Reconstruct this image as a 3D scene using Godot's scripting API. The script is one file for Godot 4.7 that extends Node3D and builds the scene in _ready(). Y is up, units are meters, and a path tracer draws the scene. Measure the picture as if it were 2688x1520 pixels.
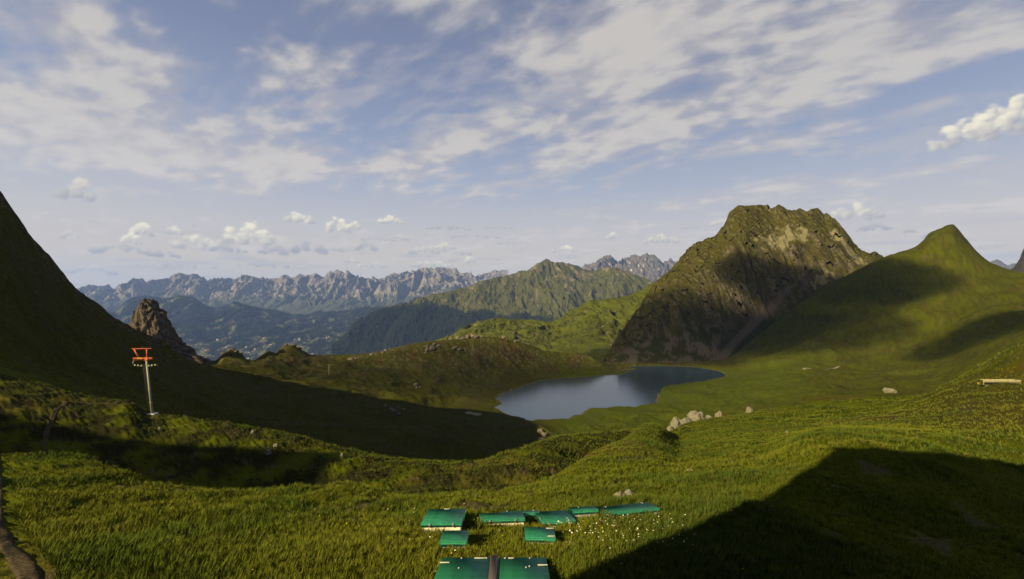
extends Node3D
# An alpine basin with a lake, seen from the wall of a mountain hut. The relief is surveyed from the hut:
# every line below is a run of (bearing in degrees, distance in metres, height in metres) along one feature of the land.
const GROUND_SURVEY := [
	[-180.00, 2.5, 0, 0.00, 2.5, 0.4, 180.00, 2.5, 0],
	[-180.00, 11, 0, -90.00, 13, 0, -54.10, 15.3481, 0.18, -48.50, 13.8841, 0.35, -24.58, 10.0071, 0.42, 0.00, 9.08, 0.43, 28.88, 10.8498, 0.17, 48.50, 15.6951, -0.38, 54.32, 18.5165, -0.63, 90.00, 12, 0.4, 180.00, 11, 0],
	[-180.00, 15, 0, -90.00, 19, -0.2, -54.19, 21.3621, -0.53, -48.57, 18.4383, -0.27, -24.64, 13.4221, -0.27, 0.00, 12.2, -0.27, 28.96, 14.1718, -0.17, 48.59, 21.4675, -1.01, 54.41, 25.4288, -1.24, 90.00, 16, 0.8, 180.00, 15, 0],
	[-180.00, 20, 0, -90.00, 26, 0, -54.26, 29.9581, -1.39, -48.64, 25.7272, -1.18, -32.15, 19.4873, -1.38, -11.64, 15.1107, -0.93, 0.00, 15, -0.96, 16.74, 17.7525, -1.32, 29.02, 20.1261, -1.14, 36.04, 25.3537, -0.77, 43.12, 27.4007, -1.03, 48.66, 30.2795, -1.9, 54.46, 34.4076, -2.28, 90.00, 24, 1.5, 180.00, 20, 0],
	[-180.00, 28, -0.5, -110.00, 34, 0, -90.00, 36, 2, -75.00, 36, 1, -54.31, 49.7123, -3.94, -47.40, 41.3652, -3.6, -44.09, 38.9843, -3.72, -40.63, 32.9397, -3.52, -37.08, 27.5755, -3.15, -30.75, 23.854, -2.69, -26.27, 22.8619, -2.52, -20.58, 22.431, -2.56, -16.21, 20.8281, -2.45, -11.65, 19.3995, -2.31, -7.89, 19.9892, -2.56, -3.10, 21.0307, -2.91, 1.74, 22.5104, -3.32, 6.56, 28.1848, -4.66, 10.37, 40.6639, -7.55, 14.08, 56.7044, -11.24, 17.69, 89.2186, -17.93, 21.13, 66.4712, -12.92, 32.67, 59.3966, -8.2, 41.86, 51.018, -4.57, 48.76, 57.649, -3.67, 54.65, 65.6771, 0.5, 75.00, 40, 4, 90.00, 36, 3, 180.00, 28, -0.5],
	[-180.00, 40, -1, -110.00, 55, 2, -95.00, 58, 7, -75.00, 54, 0, -54.56, 65.5363, -8, -47.66, 56.419, -10.5, -40.91, 47.6386, -12.5, -31.04, 39.6804, -12.5, -20.78, 34.2267, -10.5, -11.78, 29.6239, -8.5, -7.98, 28.2737, -7.8, 1.76, 32.0151, -9, 6.63, 38.2559, -11, 10.46, 50.8449, -13.5, 14.20, 64.9849, -16, 17.82, 97.6844, -22, 21.15, 90.0649, -17.65, 32.69, 97.4352, -14.53, 41.89, 91.3449, -9.7, 46.19, 80.8907, -4.76, 48.82, 85.0475, -4.14, 54.72, 86.5682, 3.87, 75.00, 55, 8, 90.00, 50, 5, 180.00, 40, -1],
	[-180.00, 70, -3, -140.00, 80, -3, -120.00, 90, 4, -108.00, 92, 20, -100.00, 92, 31, -93.00, 92, 32, -86.00, 95, 21, -75.00, 95, 7, -58.89, 119.993, 0.19, -54.45, 130.731, -4.67, -48.83, 113.925, -6.57, -46.61, 106.263, -7.65, -42.91, 95.5683, -9.34, -40.74, 91.0699, -9.47, -38.71, 85.8588, -10.89, -34.96, 78.0927, -11.16, -28.64, 68.364, -11.6, -20.61, 60.8989, -12.87, -13.98, 56.6785, -13.37, -5.51, 55.2555, -13.69, 0.29, 60.0008, -13.92, 5.13, 68.274, -14.8, 12.25, 81.8634, -17.46, 16.80, 99.2362, -21.14, 19.43, 106.042, -22.57, 22.41, 114.66, -22.5, 27.22, 125.948, -22.79, 32.71, 137.864, -19.81, 36.04, 145.922, -18.46, 39.68, 142.918, -16.71, 42.44, 128.728, -14.01, 44.51, 116.395, -8.96, 46.22, 106.957, -4.83, 47.83, 101.295, -1.76, 48.88, 98.8357, -0.37, 54.74, 107.407, 5.47, 75.00, 75, 14, 90.00, 70, 10, 180.00, 70, -3],
	[-180.00, 100, -10, -140.00, 110, -8, -120.00, 130, 6, -108.00, 130, 18, -98.00, 132, 33, -90.00, 135, 32, -75.00, 120, 16, -58.96, 139.626, 3, -54.56, 148.319, -1, -48.96, 134.025, -8, -43.08, 123.215, -18, -38.90, 115.642, -24, -28.83, 102.733, -30, -14.11, 90.7358, -32, -5.57, 88.4167, -33, 5.18, 105.43, -34, 16.92, 133.794, -39, 27.38, 163.295, -40, 36.19, 185.859, -36, 42.60, 165.748, -30, 46.34, 144.845, -18, 48.96, 140.117, -11, 54.76, 159.437, 2, 75.00, 100, 18, 90.00, 95, 10, 180.00, 100, -10],
	[-95.00, 160, 28, -75.00, 140, 24, -58.96, 155.14, 11, -54.56, 162.116, 2, -48.84, 151.94, -8.98, -44.19, 156.192, -18.26, -40.17, 170.126, -24.68, -34.83, 182.731, -40, -28.64, 188.005, -52, -20.78, 181.829, -58, -7.02, 181.358, -65, 2.74, 190.218, -70, 16.92, 209.053, -66, 25.42, 210.363, -52, 35.55, 245.809, -48, 42.07, 242.474, -42, 46.10, 230.765, -34, 48.96, 228.451, -27, 62.59, 325.814, -4, 85.00, 150, 21],
	[-95.00, 190, 30, -75.00, 165, 32, -58.96, 170.654, 21, -54.56, 179.363, 15, -48.91, 190.17, -1.68, -44.22, 209.319, -18.88, -40.19, 235.64, -30.71, -34.64, 255.254, -47.46, -32.08, 259.655, -55.57, -28.45, 261.588, -62.62, -20.62, 256.42, -72.46, -13.64, 262.405, -82, -7.02, 267, -89, -2.15, 275.194, -93, 7.59, 302.655, -95, 16.92, 324.033, -87, 25.42, 332.151, -76, 35.55, 356.423, -60, 42.07, 363.711, -54, 46.10, 360.571, -46, 48.85, 349.531, -25.32, 62.59, 499.581, 6, 85.00, 220, 31],
	[-95.00, 220, 32, -75.00, 190, 39, -58.96, 186.168, 32, -54.56, 201.783, 29, -48.98, 228.545, 12.16, -44.27, 265.363, -12.62, -40.24, 314.387, -28.72, -34.68, 376.962, -57.22, -32.12, 377.842, -64.66, -28.49, 369.767, -71.25, -20.65, 363.356, -77.69, -13.55, 365.165, -87.36, -6.96, 357.639, -92.15, -2.14, 396.276, -98.15, 2.72, 396.447, -99.82, 7.54, 409.543, -100.09, 12.26, 450.276, -99.7, 16.82, 472.208, -99.92, 21.17, 471.849, -95.62, 25.28, 497.679, -93.37, 29.15, 538.149, -85.87, 35.41, 539.885, -72.56, 38.82, 539.053, -70.06, 41.92, 524.165, -66.27, 44.27, 509.723, -57.63, 45.99, 496.573, -42.45, 48.88, 501.825, -24.37, 62.59, 673.348, 26, 85.00, 300, 66],
	[-95.00, 250, 34, -75.00, 215, 34, -58.96, 201.683, 36, -54.56, 224.203, 42, -49.05, 262.426, 29.29, -44.32, 328.468, -2.42, -40.27, 393.181, -23.39, -34.70, 498.721, -62, -32.16, 531.537, -70.54, -28.52, 523.545, -76.13, -20.68, 513.07, -83.76, -13.57, 519.509, -93.57, -6.98, 483.579, -99.18, -2.14, 500.349, -100.19, 2.73, 573.649, -99.22, 7.56, 613.33, -98.95, 12.29, 648.863, -99.15, 14.59, 675.805, -99.14, 16.86, 750.241, -99.7, 21.21, 756.235, -100.17, 25.32, 701.353, -99.69, 29.17, 675.671, -91.85, 35.44, 687.318, -75.96, 38.84, 693.323, -72.12, 41.96, 692.524, -66.32, 44.31, 698.733, -53.61, 46.04, 677.027, -32.06, 48.91, 654.282, -16.01, 62.59, 868.836, 86, 85.00, 380, 116],
	[-95.00, 280, 36, -75.00, 235, 37, -58.96, 217.197, 40, -54.56, 241.45, 44, -49.10, 290.166, 44.17, -44.35, 366.387, 6.9, -40.29, 439.152, -19.7, -34.71, 549.876, -62.45, -33.71, 601.099, -68.88, -32.17, 637.97, -71.2, -28.54, 637.479, -75.96, -20.70, 641.404, -86.9, -13.59, 622.423, -85.63, -6.99, 599.452, -84.11, -2.14, 612.429, -92.91, 2.73, 642.729, -91.23, 7.56, 667.812, -89.77, 12.29, 687.769, -93.49, 14.60, 706.815, -98.17, 16.86, 760.694, -99.32, 21.21, 777.7, -100.11, 25.33, 813.16, -101.58, 29.20, 824.783, -79.83, 35.50, 859.779, -36.98, 38.92, 880.478, -17.38, 42.05, 915.789, 0.19, 44.41, 951.986, 22.27, 46.11, 930.304, 15.92, 48.95, 867.931, 5.03, 62.59, 1129.49, 156, 85.00, 480, 166],
	[-95.00, 310, 36, -75.00, 255, 38, -58.96, 232.711, 42, -54.56, 258.696, 48, -49.13, 313.283, 56.57, -48.69, 321.116, 52.98, -47.77, 339.226, 43.16, -46.12, 363.571, 31.46, -44.37, 391.68, 13.9, -43.33, 412.407, 6, -40.30, 472.011, -15.49, -37.61, 530.199, -35.15, -35.71, 578.795, -55.61, -34.72, 598.588, -63.51, -34.13, 676.497, -70.26, -33.66, 720.839, -74.69, -33.22, 724.399, -70.36, -32.71, 730.938, -65.23, -32.20, 732.657, -62.65, -31.31, 731.533, -66.39, -30.22, 726.745, -78.46, -29.49, 728.361, -72.81, -28.56, 728.693, -65.95, -27.80, 729.181, -68.7, -27.43, 737.941, -63.19, -26.26, 735.978, -59.79, -25.07, 737.468, -66.83, -24.05, 744.662, -75.07, -20.72, 748.388, -78.04, -18.11, 736.495, -77.45, -16.33, 725.275, -72.25, -13.61, 709.925, -61.61, -10.34, 695.288, -55.79, -7.00, 685.105, -52.53, -2.15, 686.483, -50.72, 0.29, 688.009, -55.56, 2.73, 690.785, -64.54, 4.29, 691.937, -70.98, 6.13, 693.964, -72.74, 7.57, 696.067, -72.74, 10.42, 701.58, -78.6, 12.53, 708.885, -85.31, 14.60, 723.362, -92.89, 16.86, 775.327, -99.45, 21.22, 802.383, -100.31, 25.33, 863.001, -97.58, 27.70, 897.902, -71.89, 29.23, 916.702, -49.93, 31.44, 949.349, -18.89, 33.21, 977.635, 7.4, 35.57, 1020.36, 40.06, 37.48, 1053.5, 59.64, 39.01, 1081.02, 77.91, 40.47, 1110.82, 95.01, 42.15, 1149.13, 108.2, 42.75, 1164.26, 121.79, 43.23, 1177.62, 136.96, 44.01, 1195.78, 146.15, 44.47, 1207.97, 153.16, 44.77, 1215.63, 154.07, 45.06, 1217.52, 146.15, 45.49, 1209.54, 128.13, 46.18, 1177.06, 99.56, 46.86, 1155.31, 77.69, 47.31, 1142.92, 67.69, 47.97, 1120.16, 59.91, 49.00, 1097.37, 51.58, 62.59, 1520.46, 206, 85.00, 600, 226],
	[-95.00, 400, 16, -75.00, 350, 16, -58.96, 368.458, 11, -54.56, 396.667, 6, -48.96, 456.902, 6, -44.36, 559.435, -34, -40.35, 629.839, -94, -34.83, 767.472, -154, -33.83, 866.7, -164, -28.64, 888.75, -164, -20.78, 909.147, -174, -2.15, 850.601, -164, 7.59, 837.345, -164, 14.66, 868.254, -144, 16.92, 940.74, -124, 25.42, 1018.6, -124, 29.28, 1066.21, -114, 35.55, 1204.46, -84, 42.07, 1374.02, -34, 44.66, 1447.95, -4, 48.96, 1340.25, -34, 62.59, 1954.88, 66, 85.00, 800, 106],
]
const PEAK_SURVEY := [
	[11.59, 759.49, -106.68, 12.52, 753.939, -106.89, 13.45, 749.897, -107.13, 14.73, 751.053, -107.55, 15.96, 758.842, -106.72, 17.30, 767.737, -106.25, 18.62, 776.675, -106.71, 20.36, 791.909, -107.98, 22.05, 810.64, -109.91, 23.71, 831.14, -112.09, 25.32, 855.16, -115, 26.91, 887.031, -99.58, 28.45, 920.138, -83.3, 29.95, 953.349, -65.8, 31.42, 986.631, -47.13, 32.83, 1021.13, -27.68, 34.21, 1051.96, -13.31, 35.53, 1083.85, 1.48, 36.82, 1113.95, 12.86, 38.06, 1142.1, 20.6, 39.26, 1171.1, 28.47, 40.99, 1216.15, 40.53],
	[11.59, 791.143, -103.49, 12.53, 799.764, -96.35, 13.46, 809.743, -89.33, 14.75, 828.194, -80.38, 15.98, 841.518, -72.72, 17.33, 855.497, -65.34, 18.66, 867.24, -60.53, 20.40, 884.923, -55.75, 22.10, 904.785, -52.61, 23.76, 925.412, -49.47, 25.38, 946.3, -46.5, 26.95, 970.408, -42.99, 28.49, 995.545, -39.38, 29.98, 1021.74, -30.55, 31.44, 1049.01, -16.31, 32.85, 1077.31, -1.73, 34.23, 1106.66, 15.38, 35.56, 1137.03, 32.88, 36.84, 1166.76, 42.92, 38.08, 1195.74, 45.23, 39.27, 1225.58, 47.58, 41.00, 1271.92, 51.15],
	[11.59, 796.76, -102.83, 12.53, 810.88, -91.24, 13.46, 826.611, -80.46, 14.76, 850.768, -65.96, 15.99, 870.973, -51.57, 17.34, 891.282, -36.3, 18.68, 908.33, -23.94, 20.42, 932.166, -8.3, 22.13, 955.306, 3.21, 23.80, 978.257, 12.03, 25.42, 1001.96, 23.96, 27.01, 1028.74, 39.88, 28.55, 1055.5, 44.2, 30.04, 1081.94, 49.46, 31.49, 1108.57, 60.02, 32.91, 1135.86, 70.31, 34.28, 1163.99, 83.04, 35.60, 1193.29, 86.95, 36.87, 1222.69, 84.13, 38.10, 1253.93, 72.62, 39.29, 1288.3, 71.81, 41.00, 1339.03, 58.21],
	[11.60, 801.865, -102.49, 12.53, 820.984, -87.68, 13.47, 841.944, -74.07, 14.76, 871.285, -55.28, 16.00, 897.744, -35.53, 17.36, 923.805, -13.83, 18.69, 945.672, 4.77, 20.44, 975.096, 29.47, 22.15, 1001.21, 47.92, 23.82, 1026.27, 61.45, 25.46, 1052.52, 80.82, 27.05, 1081.72, 107, 28.59, 1109.96, 111.92, 30.08, 1136.61, 114.17, 31.53, 1162.65, 121.59, 32.94, 1189.01, 128.23, 34.31, 1216.05, 137.28, 35.62, 1244.37, 130.2, 36.89, 1273.48, 117.07, 38.11, 1306.8, 94.61, 39.30, 1345.28, 91.4, 41.00, 1400.03, 64.11],
	[11.60, 810.033, -102.63, 12.54, 837.146, -85.02, 13.47, 866.469, -68.81, 14.77, 904.1, -45.69, 16.01, 940.556, -20.27, 17.37, 975.809, 8.49, 18.71, 1005.37, 34.12, 20.46, 1043.71, 69.16, 22.18, 1074.56, 95.51, 23.85, 1102.97, 114.44, 25.49, 1133.26, 142.31, 27.09, 1166.29, 180.14, 28.63, 1196.86, 185.84, 30.12, 1223.84, 184.75, 31.57, 1248.92, 188.72, 32.98, 1273.79, 191.35, 34.34, 1299.06, 196.41, 35.65, 1325.87, 177.51, 36.91, 1354.56, 153.32, 38.12, 1391.25, 119.21, 39.31, 1436.34, 113.63, 41.00, 1497.6, 71.64],
	[11.60, 816.669, -102.95, 12.54, 850.276, -83.79, 13.47, 886.393, -66, 14.77, 930.759, -40.06, 15.55, 960.158, -22.42, 16.83, 1002.96, 10.92, 18.22, 1042.28, 42.39, 19.42, 1070.94, 69.94, 20.47, 1099.45, 95.94, 21.64, 1124.23, 120.57, 23.24, 1153.62, 142.26, 25.22, 1191.54, 169.61, 25.79, 1206.15, 199.82, 26.20, 1214.81, 221.22, 26.75, 1226.29, 227.87, 27.58, 1246.61, 234.67, 28.61, 1266.66, 237.08, 29.51, 1284.68, 236.39, 30.29, 1297.02, 232.94, 30.91, 1307.71, 238.19, 32.26, 1330.38, 232.01, 32.96, 1342.02, 235.13, 33.58, 1352.72, 230.47, 34.16, 1363.17, 238.45, 34.59, 1370.26, 235.53, 35.18, 1382.5, 218.39, 36.17, 1402.32, 201.2, 37.01, 1422.67, 175.48, 37.53, 1437.46, 152.54, 38.25, 1464.35, 133.07, 38.87, 1489.96, 124.21, 39.29, 1509.14, 130.04, 39.78, 1528.88, 116.66, 41.00, 1576.87, 77.26],
	[11.64, 1041.41, -293.4, 12.58, 1075.81, -274.09, 13.50, 1112.77, -256.2, 14.79, 1158.4, -230.15, 16.02, 1204.29, -200.83, 17.37, 1248.56, -167.12, 18.70, 1286.03, -136.54, 20.44, 1333.97, -94.21, 22.14, 1371.22, -62.36, 23.80, 1405.1, -39.7, 25.42, 1441.54, -5.98, 26.99, 1480.59, 39.75, 28.53, 1516.36, 45.98, 30.02, 1547.15, 42.57, 31.47, 1575.11, 44.06, 32.87, 1602.61, 43.83, 34.23, 1630.39, 46.05, 35.55, 1660.4, 19.27, 36.82, 1693.4, -12.21, 38.06, 1737.81, -53.95, 39.25, 1792.96, -60.99, 40.97, 1867.43, -112.8],
]
const SPUR_SURVEY := [
	[-10.37, 914.931, -184, -2.15, 900.636, -184, 7.59, 907.965, -184, 21.29, 965.939, -184],
	[-10.32, 1067.28, -145.9, -2.15, 1020.72, -137.23, 7.57, 1008.78, -130.19, 14.60, 992.041, -128.81, 21.22, 1029.82, -124.74],
	[-10.33, 1275.68, -140.42, -7.48, 1296.02, -131.64, -6.51, 1303.42, -125.78, -4.58, 1319.21, -119.77, -2.64, 1331.41, -115.1, -0.68, 1330.09, -116.12, 1.76, 1325.62, -117.18, 4.68, 1319.4, -117.25, 6.13, 1317.53, -111.77, 7.58, 1316.49, -102.84, 9.96, 1324.99, -89.85, 12.32, 1340.86, -86.7, 14.17, 1356.26, -84.54, 15.99, 1378.35, -76.09, 17.79, 1402.01, -68.01, 21.26, 1453.96, -63.93],
	[-10.33, 1435.08, -141.92, -7.48, 1473.54, -122.24, -6.52, 1487.01, -109.61, -4.58, 1515.05, -95.73, -2.64, 1536.43, -84.84, -0.68, 1534.91, -86.93, 1.76, 1527.32, -89.55, 4.68, 1515.26, -90.59, 6.14, 1510.65, -79.83, 7.58, 1506.98, -62.05, 9.98, 1516.73, -35.57, 12.33, 1537.47, -28.62, 14.19, 1557.7, -23.65, 16.02, 1588.24, -5.21, 17.81, 1620.69, 12.59, 21.29, 1691.24, 23.5],
	[-10.34, 1524.74, -140.97, -7.48, 1573.39, -113.69, -6.52, 1590.29, -96.39, -4.59, 1625.2, -76.91, -2.64, 1651.75, -61.58, -0.68, 1650.12, -64.39, 1.76, 1640.77, -68.16, 4.68, 1625.43, -70.01, 6.14, 1619.28, -55.82, 7.59, 1614.13, -32.24, 9.98, 1624.59, 3.27, 12.34, 1648.07, 12.88, 14.20, 1671.03, 19.84, 16.03, 1706.32, 45.25, 17.83, 1743.72, 69.87, 21.31, 1824.76, 85.96],
	[-10.37, 1880.69, -341.44, -7.50, 1926.47, -314, -6.53, 1942.62, -296.63, -4.59, 1976.35, -277.08, -2.64, 2002.13, -261.69, -0.69, 2000.14, -264.51, 1.76, 1990.94, -268.29, 4.69, 1976.62, -270.15, 6.15, 1971.33, -255.92, 7.59, 1967.26, -232.29, 9.99, 1979.99, -196.74, 12.34, 2006.37, -187.12, 14.20, 2032.07, -180.15, 16.02, 2070.43, -154.75, 17.82, 2111.24, -130.15, 21.29, 2200.2, -114.09],
]
const GREEN_SURVEY := [
	[-22.47, 3571.21, -894, -7.02, 3324.9, -894, 7.59, 3329.2, -894, 21.29, 3541.78, -894],
	[-22.39, 4218.04, -558.19, -16.32, 3959.57, -543.73, -6.99, 3727.7, -522.99, 7.57, 3732.5, -497.88, 21.22, 3969.09, -497.88],
	[-22.40, 4353.47, -518.24, -20.72, 4399.48, -481.07, -19.43, 4435.08, -449.28, -17.24, 4473.37, -415.52, -14.07, 4474.22, -383.81, -11.75, 4478.87, -365.48, -9.39, 4490.2, -346.69, -7.00, 4485.94, -330.3, -4.10, 4486.47, -296.96, -2.15, 4523.18, -281.54, 0.05, 4542.5, -272.14, 1.76, 4567.15, -264.19, 2.74, 4592.73, -242.08, 3.61, 4610.16, -225.56, 4.68, 4625.44, -224.45, 5.27, 4629.53, -232.3, 6.62, 4640.94, -230.73, 7.58, 4650.66, -237.01, 9.02, 4667.69, -254.29, 10.44, 4664.74, -262.4, 12.32, 4649.59, -252.03, 13.48, 4648.08, -255.37, 15.09, 4658.03, -278.58, 17.34, 4687.97, -303.06, 21.24, 4753.01, -367.79],
	[-22.40, 4515.86, -500.58, -20.73, 4624.28, -422.35, -19.44, 4705.85, -354.27, -17.25, 4803.57, -278.61, -14.09, 4845.68, -207.52, -11.77, 4877.48, -165.14, -9.41, 4916.09, -121.3, -7.01, 4924.32, -84.75, -4.10, 4937.67, -12.93, -2.15, 5003.53, 25.22, 0.05, 5037.5, 47.96, 1.76, 5077.4, 67.79, 2.74, 5118.36, 117.42, 3.62, 5145.27, 154.14, 4.69, 5167.32, 157.87, 5.28, 5171.91, 141.35, 6.63, 5184.7, 144.66, 7.60, 5195.6, 131.44, 9.03, 5214.69, 95.12, 10.46, 5198.9, 74.8, 12.34, 5156.7, 89.94, 13.51, 5142.2, 79.7, 15.11, 5140.24, 28.26, 17.36, 5160.12, -25.54, 21.27, 5204.5, -164.73],
	[-22.41, 4651.18, -488.37, -20.73, 4811.61, -377.52, -19.45, 4931.48, -279.52, -17.26, 5078.74, -167.83, -14.10, 5155.23, -62.31, -11.78, 5209.65, 1.64, -9.41, 5271, 68.2, -7.02, 5289.63, 122.66, -4.11, 5313.66, 228.06, -2.16, 5403.82, 287.73, 0.05, 5450, 323.02, 1.76, 5502.61, 354.2, 2.74, 5556.37, 428.73, 3.63, 5591.19, 483.66, 4.70, 5618.89, 490.17, 5.28, 5623.89, 466.15, 6.64, 5637.84, 470.96, 7.61, 5649.73, 451.74, 9.05, 5670.53, 398.93, 10.47, 5644.04, 366.88, 12.36, 5579.3, 383.73, 13.52, 5553.98, 366.38, 15.13, 5542.09, 289.7, 17.38, 5553.59, 209.91, 21.29, 5580.74, 6],
	[-22.47, 5627.37, -1090.2, -20.78, 5775.76, -978.62, -19.49, 5887.21, -880.15, -17.28, 6021.85, -768.1, -14.11, 6083.42, -662.38, -11.78, 6129.09, -598.36, -9.41, 6183.29, -531.78, -7.02, 6196.4, -477.33, -4.11, 6215.96, -372.03, -2.15, 6304.45, -312.46, 0.05, 6350, -277.25, 1.76, 6403.03, -246.14, 2.74, 6457.38, -171.82, 3.62, 6492.95, -117.08, 4.69, 6521.84, -110.58, 5.27, 6527.63, -134.51, 6.63, 6543.77, -129.73, 7.59, 6557.52, -148.87, 9.03, 6581.62, -201.52, 10.46, 6559, -233.49, 12.34, 6500.23, -216.69, 13.50, 6479.15, -234, 15.11, 6473.94, -310.5, 17.37, 6496.28, -390.15, 21.29, 6546.92, -594],
]
const FOOT_SURVEY := [
	[-46.29, 6657.2, -894, -28.83, 5250.8, -894, -4.11, 4611.84, -894],
	[-46.17, 7220.43, -738.52, -28.73, 5702.18, -696.13, -4.09, 5012.77, -674.93],
	[-46.21, 8669.93, -607.37, -35.72, 7390.46, -632.86, -28.76, 6844.1, -617.56, -20.73, 6629.15, -575.12, -4.10, 6015.37, -505.36],
	[-46.25, 10989.8, -365.17, -41.69, 10177.6, -429.26, -40.73, 10029.4, -340.24, -40.11, 9937.18, -318.87, -38.50, 9711.17, -318.87, -37.50, 9579.51, -308.18, -35.67, 9355.24, -308.18, -35.05, 9283.54, -343.8, -33.68, 9132.85, -404.34, -32.76, 9037.09, -386.54, -31.89, 8950.62, -361.61, -31.00, 8865.99, -368.73, -30.27, 8799.68, -397.22, -28.79, 8671.56, -436.38, -26.56, 8630.96, -454.21, -24.45, 8612.4, -472.38, -21.26, 8412.35, -461.37, -18.58, 8144.52, -425.29, -15.91, 7902.57, -415.02, -13.67, 7636.3, -349.43, -10.78, 7369.97, -300.08, -7.83, 7186.93, -241.6, -4.10, 7017.98, -204.6],
	[-46.28, 12442.5, -67.44, -41.72, 11521.2, -199.55, -40.76, 11354.4, -16.04, -40.14, 11250.1, 28.04, -38.53, 10993.9, 28.04, -37.53, 10844.8, 50.08, -35.70, 10590.5, 50.08, -35.08, 10508.9, -23.38, -33.70, 10337.5, -148.19, -32.78, 10229.1, -111.49, -31.91, 10131.3, -60.1, -31.02, 10035.3, -74.78, -30.29, 9959.92, -133.51, -28.81, 9814.46, -214.22, -26.58, 9839.99, -241.86, -24.47, 9888, -270.52, -21.27, 9658.06, -247.5, -18.60, 9284.74, -181.81, -15.92, 8942.98, -170.2, -13.68, 8542.46, -50.7, -10.79, 8143.95, 33.33, -7.84, 7873.52, 139.3, -4.11, 7619.57, 200.87],
	[-46.29, 14182.7, -567.5, -41.74, 13134.2, -699.81, -40.77, 12940.9, -516.05, -40.15, 12821.3, -471.95, -38.54, 12529.2, -471.95, -37.54, 12358.9, -449.9, -35.71, 12069, -449.9, -35.09, 11976.9, -523.4, -33.72, 11782.8, -648.36, -32.80, 11658.7, -611.61, -31.93, 11546.6, -560.15, -31.04, 11437.3, -574.85, -30.31, 11351.8, -633.66, -28.83, 11186.5, -714.51, -26.60, 11184.2, -742.21, -24.49, 11208.5, -770.92, -21.29, 10947.3, -747.85, -18.61, 10551.8, -682.03, -15.93, 10191.5, -670.41, -13.69, 9777.78, -550.75, -10.79, 9365.62, -466.65, -7.84, 9084.81, -360.67, -4.11, 8822.65, -299.13],
]
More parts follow.
